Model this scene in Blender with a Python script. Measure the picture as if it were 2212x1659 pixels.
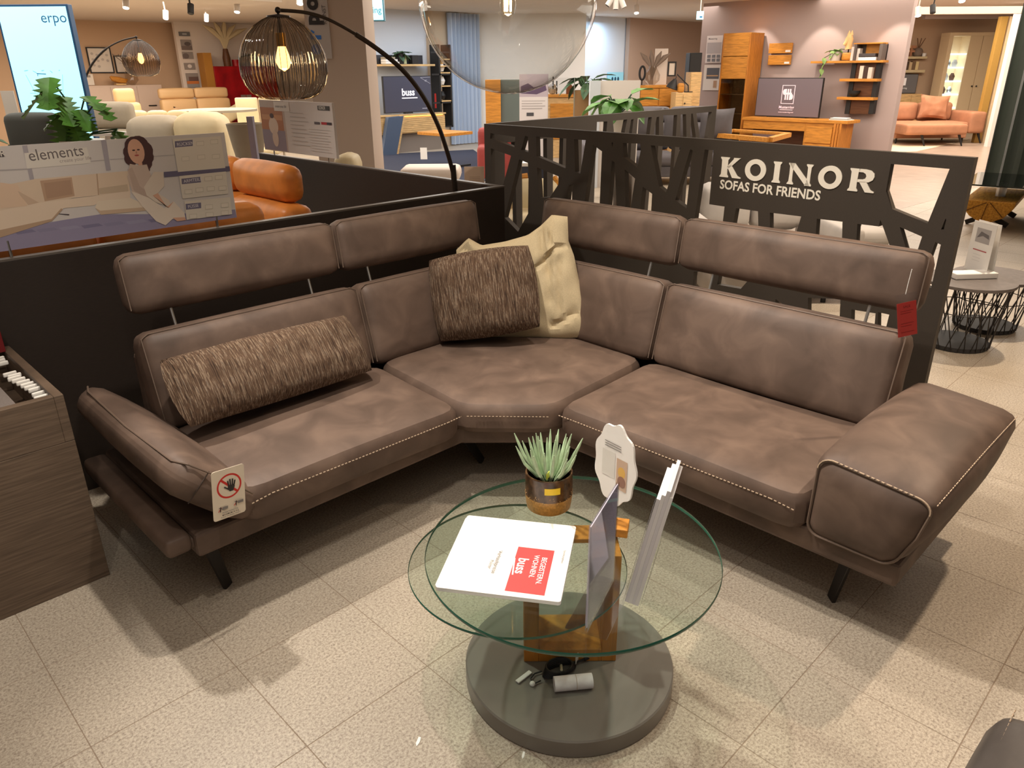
import bpy, math, random
from math import sin, cos, pi, radians, sqrt
from mathutils import Vector, Matrix, noise
from mathutils.geometry import tessellate_polygon
for o in list(bpy.data.objects): bpy.data.objects.remove(o)
random.seed(7)
SC = bpy.context.scene; COL = SC.collection
V = Vector
# ---------------------------------------------------------------- camera
# World: X runs along the low black partition, Y along the lattice screen, both at 45 degrees to the view.
IW, IH, FPX = 2212.0, 1659.0, 1614.0
PITCH, ROLL, CAMH, GRID = radians(22.78), radians(-0.454), 1.62, radians(44.63)
def _w(v): return V((v[0]*cos(GRID)+v[1]*sin(GRID), -v[0]*sin(GRID)+v[1]*cos(GRID), v[2]))
FWD0 = _w((0, cos(PITCH), -sin(PITCH))); UP0 = _w((0, sin(PITCH), cos(PITCH))); RT0 = _w((1, 0, 0))
RT = RT0*cos(ROLL)+UP0*sin(ROLL); UP = UP0*cos(ROLL)-RT0*sin(ROLL); FWD = FWD0
FH = _w((0, 1, 0)); RH = _w((1, 0, 0)); EYE = V((0, 0, CAMH))
cam = bpy.data.cameras.new('camera'); camo = bpy.data.objects.new('camera', cam); COL.objects.link(camo)
camo.matrix_world = Matrix(((RT.x, UP.x, -FWD.x, 0), (RT.y, UP.y, -FWD.y, 0), (RT.z, UP.z, -FWD.z, CAMH), (0, 0, 0, 1)))
cam.sensor_width = 36; cam.lens = 36*FPX/IW; cam.clip_start = 0.05; cam.clip_end = 120
SC.camera = camo
SC.view_settings.view_transform = 'Standard'; SC.view_settings.look = 'None'; SC.view_settings.gamma = 1
SC.view_settings.exposure = 0.12
# ---------------------------------------------------------------- light of the store, with added fill lamps
wd = bpy.data.worlds.new('store_ambient'); SC.world = wd; wd.use_nodes = True
wd.node_tree.nodes['Background'].inputs[0].default_value = (1.0, 0.90, 0.80, 1)
wd.node_tree.nodes['Background'].inputs[1].default_value = 0.17
def area(name, loc, size, power, col=(1, .85, .68), sy=None):
    l = bpy.data.lights.new(name, 'AREA'); l.energy = power; l.color = col; l.size = size
    l.shape = 'RECTANGLE'; l.size_y = sy or size
    o = bpy.data.objects.new(name, l); COL.objects.link(o); o.location = loc; return o
def spot(name, loc, tgt, power, ang=70, blend=.35, col=(1, .84, .66), r=.04):
    l = bpy.data.lights.new(name, 'SPOT'); l.energy = power; l.color = col; l.spot_size = radians(ang)
    l.spot_blend = blend; l.shadow_soft_size = r
    o = bpy.data.objects.new(name, l); COL.objects.link(o); o.location = loc
    o.rotation_euler = (V(tgt)-V(loc)).to_track_quat('-Z', 'Y').to_euler(); return o
WARM = (1, .88, .74); NEUT = (1, .92, .82); COOL = (.80, .90, 1)
spot('spot_table', (0.98, 3.2, 2.78), (1.35, .9, .3), 190, 62, .5, NEUT)
spot('spot_key', (1.28, 2.02, 2.78), (1.4, 1.5, .2), 165, 100, .6, NEUT)
spot('spot_front', (1.05, 1.0, 2.78), (2.3, 1.6, .4), 36, 80, .6, NEUT)
spot('spot_corner', (2.35, 1.5, 2.78), (2.7, 1.3, .5), 70, 75, .6, NEUT)
spot('spot_right', (3.6, .2, 2.78), (3.4, .3, 0), 190, 95, .6, (1, .80, .60))
spot('spot_right_far', (5.9, 1.2, 2.78), (5.6, 1.4, 0), 250, 95, .6, (1, .82, .62))
spot('spot_left_floor', (.3, .9, 2.78), (.5, 1.5, 0), 40, 85, .7, NEUT)
spot('spot_plant', (1.6, 6.0, 2.78), (1.3, 6.4, .9), 60, 70, .6, NEUT)
for wy in (7.9, 6.6, 5.3): spot('spot_wall_washer', (13.9, wy, 2.78), (14.5, wy-.1, 1.3), 55, 62, .35, WARM)
spot('fill_poster', (-.1, 1.3, 2.78), (.0, 3.22, 1.1), 60, 55, .6, NEUT)  # added fill that brightens the poster, no known fixture
spot('fill_orange', (.9, 4.6, 2.78), (1.9, 4.3, .9), 90, 80, .6, NEUT)  # added to brighten the orange sofa behind the partition
spot('fill_behind_screen', (4.7, 2.2, 2.78), (5.2, 3.7, .8), 150, 95, .6, NEUT)  # added fill behind the screen, lifts the far lattice
spot('fill_lettering', (1.9, 2.3, 2.78), (3.4, 1.7, 1.15), 60, 60, .7, NEUT)  # added fill aimed at the brand lettering
spot('fill_behind_sofa', (6.0, 3.2, 2.78), (5.6, 3.0, 0), 130, 100, .6, NEUT)  # added fill for the floor and pale sofas past the screen
area('store_light_a', (7.5, 8.5, 2.76), 5, 210, NEUT)
area('store_light_b', (11.5, 5.5, 2.76), 4.5, 190, WARM)
area('store_light_c', (16.5, 4.5, 2.76), 4.5, 250, WARM)
area('store_light_d', (5.5, 15.5, 2.76), 6, 500, WARM)
area('store_light_e', (11, 11.8, 2.76), 3.0, 95, COOL)
area('store_light_f', (2.5, 10, 2.76), 5, 165, NEUT)
area('store_light_g', (15.5, 10.3, 2.76), 3, 90, NEUT)
area('fill_far_right', (18.6, 5.6, 2.76), 2.5, 150, WARM)  # extra fill added to lift the dark far right wall
area('fill_bench_end', (12.0, 2.6, 2.76), 2.0, 90, WARM)  # extra fill added for the black right end of the oak bench
area('store_light_h', (0.2, 0.2, 2.76), 3, 22, NEUT)
# ---------------------------------------------------------------- materials
MATS = {}
def mat(name, col, rough=.6, metal=0, noise_s=0, noise_a=.15, bump=0, bump_s=200, emit=0, spec=.5, coat=0, stretch=None, col2=None, sheen=0):
    if name in MATS: return MATS[name]
    m = bpy.data.materials.new(name); m.use_nodes = True; nt = m.node_tree; b = nt.nodes['Principled BSDF']
    c = tuple(col)+(1,)
    b.inputs['Base Color'].default_value = c; b.inputs['Roughness'].default_value = rough
    b.inputs['Metallic'].default_value = metal; b.inputs['Specular IOR Level'].default_value = spec
    if coat: b.inputs['Coat Weight'].default_value = coat
    if sheen: b.inputs['Sheen Weight'].default_value = sheen
    if emit:
        b.inputs['Emission Color'].default_value = c; b.inputs['Emission Strength'].default_value = emit
    if noise_s or bump:
        tc = nt.nodes.new('ShaderNodeTexCoord'); mp = nt.nodes.new('ShaderNodeMapping')
        nt.links.new(tc.outputs['Object'], mp.inputs[0])
        if stretch: mp.inputs['Scale'].default_value = stretch
    if noise_s:
        n = nt.nodes.new('ShaderNodeTexNoise'); n.inputs['Scale'].default_value = noise_s; n.inputs['Detail'].default_value = 5
        nt.links.new(mp.outputs[0], n.inputs[0])
        r = nt.nodes.new('ShaderNodeValToRGB'); nt.links.new(n.outputs[0], r.inputs[0])
        c2 = col2 or tuple(min(1, x*(1+noise_a)) for x in col); c1 = col if col2 else tuple(x*(1-noise_a) for x in col)
        r.color_ramp.elements[0].position = .35; r.color_ramp.elements[1].position = .65
        r.color_ramp.elements[0].color = tuple(c1)+(1,); r.color_ramp.elements[1].color = tuple(c2)+(1,)
        nt.links.new(r.outputs[0], b.inputs['Base Color'])
    if bump:
        n2 = nt.nodes.new('ShaderNodeTexNoise'); n2.inputs['Scale'].default_value = bump_s; n2.inputs['Detail'].default_value = 3
        nt.links.new(mp.outputs[0], n2.inputs[0])
        bp = nt.nodes.new('ShaderNodeBump'); bp.inputs['Strength'].default_value = bump; bp.inputs['Distance'].default_value = .01
        nt.links.new(n2.outputs[0], bp.inputs['Height']); nt.links.new(bp.outputs[0], b.inputs['Normal'])
    MATS[name] = m; return m
def thin_glass(name, tint=(.95, .98, .97), ior=1.5, gain=1.0, rough=.0):
    if name in MATS: return MATS[name]
    m = bpy.data.materials.new(name); m.use_nodes = True; nt = m.node_tree; nt.nodes.clear()
    out = nt.nodes.new('ShaderNodeOutputMaterial'); mx = nt.nodes.new('ShaderNodeMixShader')
    tr = nt.nodes.new('ShaderNodeBsdfTransparent'); tr.inputs[0].default_value = tuple(tint)+(1,)
    gl = nt.nodes.new('ShaderNodeBsdfGlossy'); gl.inputs['Roughness'].default_value = rough
    fr = nt.nodes.new('ShaderNodeFresnel'); fr.inputs[0].default_value = ior
    mu = nt.nodes.new('ShaderNodeMath'); mu.operation = 'MULTIPLY'; mu.inputs[1].default_value = gain; mu.use_clamp = True
    ge = nt.nodes.new('ShaderNodeNewGeometry'); mr = nt.nodes.new('ShaderNodeMapRange')   # one sheet: same Fresnel from either side
    mr.inputs['To Min'].default_value = ior; mr.inputs['To Max'].default_value = 1/ior
    nt.links.new(ge.outputs['Backfacing'], mr.inputs['Value']); nt.links.new(mr.outputs[0], fr.inputs[0])
    nt.links.new(fr.outputs[0], mu.inputs[0]); nt.links.new(mu.outputs[0], mx.inputs[0])
    nt.links.new(tr.outputs[0], mx.inputs[1]); nt.links.new(gl.outputs[0], mx.inputs[2]); nt.links.new(mx.outputs[0], out.inputs[0])
    MATS[name] = m; return m
def ramp_mat(name, stops, scale, stretch, rough=.7, detail=6, bump=0, coords='Object', rot=(0, 0, 0), spec=.3, dist=0, second=None, fine=0):
    """noise through a many-stop colour ramp: wood grain, woven stripes, granite"""
    if name in MATS: return MATS[name]
    m = bpy.data.materials.new(name); m.use_nodes = True; nt = m.node_tree; b = nt.nodes['Principled BSDF']
    b.inputs['Roughness'].default_value = rough; b.inputs['Specular IOR Level'].default_value = spec
    tc = nt.nodes.new('ShaderNodeTexCoord'); mp = nt.nodes.new('ShaderNodeMapping')
    if coords == 'World':
        ge = nt.nodes.new('ShaderNodeNewGeometry'); nt.links.new(ge.outputs['Position'], mp.inputs[0])
    else: nt.links.new(tc.outputs[coords], mp.inputs[0])
    mp.inputs['Scale'].default_value = stretch; mp.inputs['Rotation'].default_value = rot
    n = nt.nodes.new('ShaderNodeTexNoise'); n.inputs['Scale'].default_value = scale; n.inputs['Detail'].default_value = detail
    n.inputs['Distortion'].default_value = dist
    if fine: n.inputs['Roughness'].default_value = fine
    nt.links.new(mp.outputs[0], n.inputs[0])
    r = nt.nodes.new('ShaderNodeValToRGB'); nt.links.new(n.outputs[0], r.inputs[0]); el = r.color_ramp.elements
    while len(el) < len(stops): el.new(.5)
    for e, (p, c) in zip(el, stops): e.position = p; e.color = tuple(c)+(1,)
    colout = r.outputs[0]
    if second:   # low frequency tone multiplied in
        n3 = nt.nodes.new('ShaderNodeTexNoise'); n3.inputs['Scale'].default_value = second[0]; n3.inputs['Detail'].default_value = 3
        nt.links.new(mp.outputs[0] if len(second) < 3 else tc.outputs['Object'], n3.inputs[0])
        r3 = nt.nodes.new('ShaderNodeValToRGB'); nt.links.new(n3.outputs[0], r3.inputs[0])
        r3.color_ramp.elements[0].position = .3; r3.color_ramp.elements[1].position = .7
        d = 1-second[1]; r3.color_ramp.elements[0].color = (d, d, d, 1); r3.color_ramp.elements[1].color = (1, 1, 1, 1)
        mx = nt.nodes.new('ShaderNodeMix'); mx.data_type = 'RGBA'; mx.blend_type = 'MULTIPLY'; mx.inputs[0].default_value = 1
        nt.links.new(colout, mx.inputs[6]); nt.links.new(r3.outputs[0], mx.inputs[7]); colout = mx.outputs[2]
    nt.links.new(colout, b.inputs['Base Color'])
    if bump:
        bp = nt.nodes.new('ShaderNodeBump'); bp.inputs['Strength'].default_value = bump; bp.inputs['Distance'].default_value = .01
        nt.links.new(n.outputs[0], bp.inputs['Height']); nt.links.new(bp.outputs[0], b.inputs['Normal'])
    MATS[name] = m; return m
def rgb(r, g, b): # 8-bit photo colour to linear
    f = lambda c: ((c/255+.055)/1.055)**2.4 if c > 10 else c/255/12.92
    return (f(r), f(g), f(b))
# ---------------------------------------------------------------- geometry helpers
class G:
    def __init__(s): s.v = []; s.f = []; s.mi = []; s.sm = False
    def add(s, vs, fs, M=None, mi=0):
        k = len(s.v); s.v += [(M @ V(p)) if M is not None else V(p) for p in vs]
        s.f += [[i+k for i in f] for f in fs]; s.mi += [mi]*len(fs); return s
    def box(s, a, b, M=None, mi=0):
        x0, y0, z0 = a; x1, y1, z1 = b
        if x0 > x1: x0, x1 = x1, x0
        if y0 > y1: y0, y1 = y1, y0
        if z0 > z1: z0, z1 = z1, z0
        return s.add([(x0, y0, z0), (x1, y0, z0), (x1, y1, z0), (x0, y1, z0), (x0, y0, z1), (x1, y0, z1), (x1, y1, z1), (x0, y1, z1)],
                     [(0, 3, 2, 1), (4, 5, 6, 7), (0, 1, 5, 4), (1, 2, 6, 5), (2, 3, 7, 6), (3, 0, 4, 7)], M, mi)
    def rbox(s, a, b, r, n=5, puff=(0, 0, 0), M=None, fn=None, mi=0):
        """box with rounded edges; puff bulges the x, y, z faces"""
        lo = V([min(a[i], b[i]) for i in range(3)]); hi = V([max(a[i], b[i]) for i in range(3)])
        c = (lo+hi)/2; h = (hi-lo)/2; r = min(r, h.x*.98, h.y*.98, h.z*.98); idx = {}; vs = []; fs = []
        def grid(hh):   # coordinates along one axis, dense in the rounded rim
            t = r/hh; k = [-1, -1+t*.3, -1+t]; m = [-1+t+(2-2*t)*i/n for i in range(1, n)]
            return k+m+[1-t, 1-t*.3, 1]
        gs = [grid(h.x), grid(h.y), grid(h.z)]
        def vert(p):
            key = tuple(round(q, 5) for q in p)
            if key in idx: return idx[key]
            q = V((p[0]*h.x, p[1]*h.y, p[2]*h.z)); inn = V([max(-h[i]+r, min(h[i]-r, q[i])) for i in range(3)])
            d = q-inn
            if d.length > 1e-9: q = inn+d.normalized()*min(r, r)
            for i in range(3):
                if puff[i]:
                    j, l = (i+1) % 3, (i+2) % 3
                    q[i] += puff[i]*p[i]*max(0, 1-p[j]**2)*max(0, 1-p[l]**2)
            q = q+c
            if fn: q = V(fn(q))
            idx[key] = len(vs); vs.append(q); return idx[key]
        for ax in range(3):
            j, l = (ax+1) % 3, (ax+2) % 3
            for sg in (-1, 1):
                A, B = gs[j], gs[l]
                for ia in range(len(A)-1):
                    for ib in range(len(B)-1):
                        q = []
                        for (u, w) in ((A[ia], B[ib]), (A[ia+1], B[ib]), (A[ia+1], B[ib+1]), (A[ia], B[ib+1])):
                            p = [0, 0, 0]; p[ax] = sg; p[j] = u; p[l] = w; q.append(vert(p))
                        if sg < 0: q.reverse()
                        if len(set(q)) > 2: fs.append(list(dict.fromkeys(q)))
        s.sm = True; return s.add(vs, fs, M, mi)
    def pad(s, poly, z0, z1, r, puff=0, nround=3, M=None, mi=0):
        """upholstered pad over a convex plan polygon (counter-clockwise)"""
        pts = [V((p[0], p[1])) for p in poly]; out = []; N = len(pts)
        for i in range(N):  # round the corners, subdivide the sides
            p, a, b = pts[i], pts[i-1], pts[(i+1) % N]; rr = r*1.3
            u = (a-p).normalized()*min(rr, (a-p).length*.4); w = (b-p).normalized()*min(rr, (b-p).length*.4)
            for k in range(nround+1):
                t = k/nround; out.append((p+u)*(1-t)**2+p*2*t*(1-t)+(p+w)*t*t)
            q0 = p+w; q1 = b-(b-p).normalized()*min(rr, (b-p).length*.4)
            for k in range(1, 5): out.append(q0.lerp(q1, k/5))
        c = sum(out, V((0, 0)))/len(out); vs = []; fs = []; n = len(out); rings = []
        prof = [(r, z0), (r*.3, z0+r*.15), (0, z0+r*.6), (0, z1-r*.9), (r*.12, z1-r*.5), (r*.4, z1-r*.18), (r, z1)]
        for d, z in prof: rings.append([(p+(c-p).normalized()*d, z) for p in out])
        R = [p for p, z in rings[-1]]
        for t in (.2, .45, .7): rings.append([(p.lerp(c, t), z1+puff*(1-(1-t)**2)) for p in R])
        for rg in rings: vs += [(p.x, p.y, z) for p, z in rg]
        for k in range(len(rings)-1):
            for i in range(n): fs.append((k*n+i, k*n+(i+1) % n, (k+1)*n+(i+1) % n, (k+1)*n+i))
        vs += [(c.x, c.y, z0), (c.x, c.y, z1+puff)]
        for i in range(n):
            fs.append((len(vs)-2, (i+1) % n, i)); fs.append((len(vs)-1, (len(rings)-1)*n+i, (len(rings)-1)*n+(i+1) % n))
        s.sm = True; return s.add(vs, fs, M, mi)
    def tube(s, pts, r, n=8, cap=True, M=None, mi=0):
        pts = [V(p) for p in pts]; rs = r if isinstance(r, (list, tuple)) else [r]*len(pts); vs = []; fs = []
        t0 = (pts[1]-pts[0]).normalized(); ref = V((0, 0, 1)) if abs(t0.z) < .9 else V((1, 0, 0)); a = t0.cross(ref).normalized()
        for i, p in enumerate(pts):
            t = (pts[min(i+1, len(pts)-1)]-pts[max(i-1, 0)]).normalized(); a = (a-t*a.dot(t)).normalized(); b = t.cross(a)
            vs += [p+(a*cos(2*pi*k/n)+b*sin(2*pi*k/n))*rs[i] for k in range(n)]
        for i in range(len(pts)-1):
            for k in range(n): fs.append((i*n+k, i*n+(k+1) % n, (i+1)*n+(k+1) % n, (i+1)*n+k))
        if cap: fs.append(list(range(n))[::-1]); fs.append([(len(pts)-1)*n+k for k in range(n)])
        s.sm = True; return s.add(vs, fs, M, mi)
    def lathe(s, prof, c=(0, 0, 0), n=24, M=None, mi=0, rib=None, cap=True):
        vs = []; fs = []; c = V(c)
        for r, z in prof:
            for k in range(n):
                a = 2*pi*k/n; q = r*(1+(rib[1]*cos(rib[0]*a) if rib else 0)); vs.append(c+V((q*cos(a), q*sin(a), z)))
        for i in range(len(prof)-1):
            for k in range(n): fs.append((i*n+k, i*n+(k+1) % n, (i+1)*n+(k+1) % n, (i+1)*n+k))
        if cap and prof[0][0] > 1e-4: fs.append(list(range(n))[::-1])
        if cap and prof[-1][0] > 1e-4: fs.append([(len(prof)-1)*n+k for k in range(n)])
        s.sm = True; return s.add(vs, fs, M, mi)
    def ball(s, c, r, n=12, m=8, sc=(1, 1, 1), M=None, mi=0):
        c = V(c); pr = [(sin(pi*i/m), -cos(pi*i/m)) for i in range(m+1)]; vs = []; fs = []
        for (q, z) in pr:
            for k in range(n): vs.append(c+V((r*q*cos(2*pi*k/n)*sc[0], r*q*sin(2*pi*k/n)*sc[1], r*z*sc[2])))
        for i in range(m):
            for k in range(n): fs.append((i*n+k, i*n+(k+1) % n, (i+1)*n+(k+1) % n, (i+1)*n+k))
        s.sm = True; return s.add(vs, fs, M, mi)
    def prism(s, poly, t0, t1, M=None, mi=0):
        """flat polygon (x, z) extruded along y from t0 to t1"""
        p = [V((q[0], q[1], 0)) for q in poly]; n = len(p)
        ar = sum(p[i].x*p[(i+1) % n].y-p[(i+1) % n].x*p[i].y for i in range(n))
        if ar < 0: p.reverse()
        tri = tessellate_polygon([p]); vs = [(q.x, t0, q.y) for q in p]+[(q.x, t1, q.y) for q in p]; fs = []
        for t in tri:
            a = (p[t[1]]-p[t[0]]).cross(p[t[2]]-p[t[0]]).z
            t = t if a > 0 else t[::-1]
            fs.append(list(t)); fs.append([i+n for i in t[::-1]])
        for i in range(n): fs.append([(i+1) % n, i, i+n, (i+1) % n+n])
        return s.add(vs, fs, M, mi)
    def flat(s, poly, y=0, M=None, mi=0):
        """single-sided polygon (x, z) facing -y"""
        p = [V((q[0], q[1], 0)) for q in poly]; tri = tessellate_polygon([p]); fs = []
        for t in tri:
            a = (p[t[1]]-p[t[0]]).cross(p[t[2]]-p[t[0]]).z
            fs.append(list(t) if a > 0 else list(t)[::-1])
        return s.add([(q.x, y, q.y) for q in p], fs, M, mi)
    def bar(s, p0, p1, w, h, up=(0, 0, 1), M=None, mi=0, w2=None, h2=None):
        """rectangular bar from p0 to p1"""
        p0 = V(p0); p1 = V(p1); t = (p1-p0).normalized(); a = t.cross(V(up)).normalized(); b = a.cross(t)
        w2 = w2 or w; h2 = h2 or h; vs = []
        for p, ww, hh in ((p0, w, h), (p1, w2, h2)):
            vs += [p+a*ww/2*i+b*hh/2*j for i, j in ((-1, -1), (1, -1), (1, 1), (-1, 1))]
        return s.add(vs, [(0, 1, 2, 3), (7, 6, 5, 4), (0, 4, 5, 1), (1, 5, 6, 2), (2, 6, 7, 3), (3, 7, 4, 0)], M, mi)
    def pillow(s, w, h, t, n=14, ear=.04, M=None, sag=0, mi=0, wr=0, seed=0):
        vs = []; fs = []
        for sd in (1, -1):
            for i in range(n+1):
                for j in range(n+1):
                    u = -1+2*i/n; q = -1+2*j/n
                    e = 1-ear*(1-abs(u))*0+ear*(u*u*q*q)
                    x = w/2*u*(1-ear*1.6*(1-q*q))*e; z = h/2*q*(1-ear*1.6*(1-u*u))*e
                    y = t/2*sd*((1-u**4)**.55)*((1-q**4)**.55)*(1-.12*(u*u+q*q))
                    if wr: y += sd*wr*noise.noise(V((u*2.2+seed, q*2.2, sd)))*min(1, 3*(1-u*u), 3*(1-q*q))
                    vs.append((x, y+sag*(1-u*u), z))
        m = (n+1)*(n+1)
        for i in range(n):
            for j in range(n):
                a = i*(n+1)+j; fs.append((a, a+1, a+n+2, a+n+1)); fs.append((m+a, m+a+n+1, m+a+n+2, m+a+1))
        s.sm = True; return s.add(vs, fs, M, mi)
def rot(ax, deg): return Matrix.Rotation(radians(deg), 4, ax)
def tr(*p): return Matrix.Translation(V(p))
WM = {}
def link(o): COL.objects.link(o); return o
def mesh(name, g, mats, smooth=None):
    me = bpy.data.meshes.new(name); me.from_pydata([tuple(p) for p in g.v], [], g.f); me.update()
    for m in (mats if isinstance(mats, (list, tuple)) else [mats]): me.materials.append(m)
    if any(g.mi): me.polygons.foreach_set('material_index', g.mi)
    sm = g.sm if smooth is None else smooth
    if sm:
        me.polygons.foreach_set('use_smooth', [True]*len(me.polygons))
        try: me.set_sharp_from_angle(angle=radians(32))
        except Exception: pass
    return me
def thing(name, label, cat, M=None, group=None):
    o = link(bpy.data.objects.new(name, None)); M = M if M is not None else Matrix(); o.matrix_world = M; WM[o.name] = M
    o.empty_display_size = .05; o['label'] = label; o['category'] = cat
    if group: o['group'] = group
    return o
def part(name, g, m, parent, world=False, bevel=0, smooth=None, label=None, kind=None):
    o = link(bpy.data.objects.new(name, mesh(name, g, m, smooth))); o.parent = parent
    if world: o.matrix_parent_inverse = WM[parent.name].inverted()
    WM[o.name] = WM[parent.name]
    if bevel:
        bv = o.modifiers.new('bevel', 'BEVEL'); bv.width = bevel; bv.segments = 2; bv.limit_method = 'ANGLE'
    if label: o['label'] = label
    if kind: o['kind'] = kind
    return o
def single(name, g, m, label, cat, M=None, group=None, bevel=0, smooth=None):
    o = link(bpy.data.objects.new(name, mesh(name, g, m, smooth))); WM[o.name] = M or Matrix()
    if M is not None: o.matrix_world = M
    o['label'] = label; o['category'] = cat
    if group: o['group'] = group
    if bevel:
        bv = o.modifiers.new('bevel', 'BEVEL'); bv.width = bevel; bv.segments = 2; bv.limit_method = 'ANGLE'
    return o
def struct(name, g, m, label=None, parent=None, bevel=0):
    o = link(bpy.data.objects.new(name, mesh(name, g, m))); WM[o.name] = Matrix()
    if parent: o.parent = parent
    else:
        o['kind'] = 'structure'
        if label: o['label'] = label; o['category'] = name.split('_')[0]
    return o
TXT = {}
def text_geo(s, size=1, bold=0, xs=1.0, align='LEFT', space=1.0):
    key = (s, bold, align, space)
    if key not in TXT:
        c = bpy.data.curves.new('t', 'FONT'); c.body = s; c.size = 1; c.offset = bold; c.align_x = align; c.space_character = space; c.resolution_u = 3
        o = bpy.data.objects.new('t', c); COL.objects.link(o); bpy.context.view_layer.update()
        me = bpy.data.meshes.new_from_object(o); TXT[key] = ([v.co.copy() for v in me.vertices], [list(p.vertices) for p in me.polygons])
        bpy.data.objects.remove(o); bpy.data.curves.remove(c); bpy.data.meshes.remove(me)
    vs, fs = TXT[key]
    return [(p.x*size*xs, 0, p.y*size) for p in vs], fs
def holes_geo(loops, t):
    """panel with cut-outs: first loop is the outline, others are holes; (x, z) with thickness t along y"""
    c = bpy.data.curves.new('h', 'CURVE'); c.dimensions = '2D'; c.fill_mode = 'BOTH'; c.extrude = t/2
    for lp in loops:
        sp = c.splines.new('POLY'); sp.points.add(len(lp)-1); sp.use_cyclic_u = True
        for q, p in zip(lp, sp.points): p.co = (q[0], q[1], 0, 1)
    o = bpy.data.objects.new('h', c); COL.objects.link(o); bpy.context.view_layer.update()
    me = bpy.data.meshes.new_from_object(o); g = G()
    g.add([(v.co.x, -v.co.z, v.co.y) for v in me.vertices], [list(p.vertices) for p in me.polygons])
    bpy.data.objects.remove(o); bpy.data.curves.remove(c); bpy.data.meshes.remove(me); return g
class Sheet:
    """coloured print laid on a panel: polygons, ellipses and text, each layer a hair in front of the last"""
    def __init__(s, y=-.0006, step=.00025): s.g = G(); s.m = []; s.y = y; s.step = step
    def _mi(s, col):
        if col not in s.m: s.m.append(col)
        return s.m.index(col)
    def poly(s, p, col): s.g.flat(p, s.y, mi=s._mi(col)); s.y -= s.step; return s
    def rect(s, x0, z0, x1, z1, col): return s.poly([(x0, z0), (x1, z0), (x1, z1), (x0, z1)], col)
    def oval(s, x, z, rx, rz, col, n=20, a=0):
        return s.poly([(x+rx*cos(t)*cos(a)-rz*sin(t)*sin(a), z+rx*cos(t)*sin(a)+rz*sin(t)*cos(a)) for t in [2*pi*k/n for k in range(n)]], col)
    def text(s, t, x, z, size, col, bold=0, xs=1.0, align='LEFT', ang=0, space=1.0):
        vs, fs = text_geo(t, size, bold, xs, align, space); M = tr(x, s.y, z) @ rot('Y', -ang)
        s.g.add(vs, fs, M, s._mi(col)); s.y -= s.step; return s
    def line(s, x0, z0, x1, z1, w, col):
        d = V((x1-x0, z1-z0)); n = V((-d.y, d.x)).normalized()*w/2
        return s.poly([(x0-n.x, z0-n.y), (x1-n.x, z1-n.y), (x1+n.x, z1+n.y), (x0+n.x, z0+n.y)], col)
    def done(s, parent, name='print', world=False, emit=0, rough=.5):
        ms = [mat('ink_%d_%d_%d_%s' % (int(c[0]*255), int(c[1]*255), int(c[2]*255), 'lit' if emit else 'dull'), rgb(*[q*255 for q in c]), rough, emit=emit) for c in s.m]
        return part(name, s.g, ms, parent, world=world, smooth=False)
def C(r, g, b): return (r/255, g/255, b/255)
# pixel of the photograph to a point on a real plane of the place
def ray(x, y): return FWD+RT*((x-IW/2)/FPX)-UP*((y-IH/2)/FPX)
def P(x, y, ax, val):
    d = ray(x, y)
    if ax == 'D': t = val/d.dot(FH)
    else:
        i = 'XYZ'.index(ax); t = (val-EYE[i])/d[i]
    return EYE+d*t
class Plane:
    """vertical plane facing the viewer; local x to the right, y away from the viewer, z up"""
    def __init__(s, kind, val, p0=None, d=None):
        if kind == 'X': s.x = V((0, -1, 0)); s.y = V((1, 0, 0)); s.o = V((val, 0, 0))
        elif kind == 'Y': s.x = V((1, 0, 0)); s.y = V((0, 1, 0)); s.o = V((0, val, 0))
        elif kind == 'D': s.x = RH; s.y = FH; s.o = FH*val
        else: s.x = V((d[0], d[1], 0)).normalized(); s.y = V((-s.x.y, s.x.x, 0)); s.o = V((p0[0], p0[1], 0))
        s.M = Matrix(((s.x.x, s.y.x, 0, s.o.x), (s.x.y, s.y.y, 0, s.o.y), (0, 0, 1, 0), (0, 0, 0, 1)))
    def hz(s, px, py):
        d = ray(px, py); t = (s.o-EYE).dot(s.y)/d.dot(s.y); p = EYE+d*t; return ((p-s.o).dot(s.x), p.z)
    def r(s, x0, y0, x1, y1):
        xm, ym = (x0+x1)/2, (y0+y1)/2
        return s.hz(x0, ym)[0], s.hz(x1, ym)[0], s.hz(xm, y1)[1], s.hz(xm, y0)[1]   # h0, h1, z0, z1
    def at(s, h, z=0, y=0): return s.M @ tr(h, y, z)
# ================================================================ materials used close up
granite = ramp_mat('granite', [(.30, rgb(84, 72, 62)), (.40, rgb(142, 128, 113)), (.50, rgb(176, 163, 145)), (.62, rgb(200, 188, 170)), (.74, rgb(166, 140, 122))], 130, (1, 1, 1), .42, 6, coords='World', spec=.4, second=(3, .14), fine=.82)
grout = mat('grout', rgb(140, 122, 104), .9)
leather = ramp_mat('brown_leather', [(.3, rgb(82, 66, 56)), (.5, rgb(96, 78, 67)), (.7, rgb(112, 92, 79))], 7, (1, 1, 1), .56, 7, coords='Object', spec=.35, dist=.6, bump=.02)
stitch = mat('tan_stitching', rgb(196, 172, 146), .8)
black_steel = mat('black_steel', rgb(38, 33, 30), .45, metal=.3)
chrome = mat('brushed_metal', rgb(190, 188, 184), .3, metal=1)
laminate = mat('black_laminate', rgb(47, 38, 32), .48, noise_s=30, noise_a=.12, stretch=(1, 1, 12))
lattice = mat('dark_bronze_lattice', rgb(66, 57, 48), .6, noise_s=500, noise_a=.1)
white = mat('white_board', rgb(236, 232, 226), .55)
paper = mat('white_paper', rgb(240, 236, 230), .7)
def oak(n, base, sc=(1, 9, 9), k=5):
    b = rgb(*base); return ramp_mat(n, [(.3, tuple(x*.72 for x in b)), (.5, b), (.7, tuple(min(1, x*1.22) for x in b))], k, sc, .5, 5, dist=.8, spec=.35)
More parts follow.
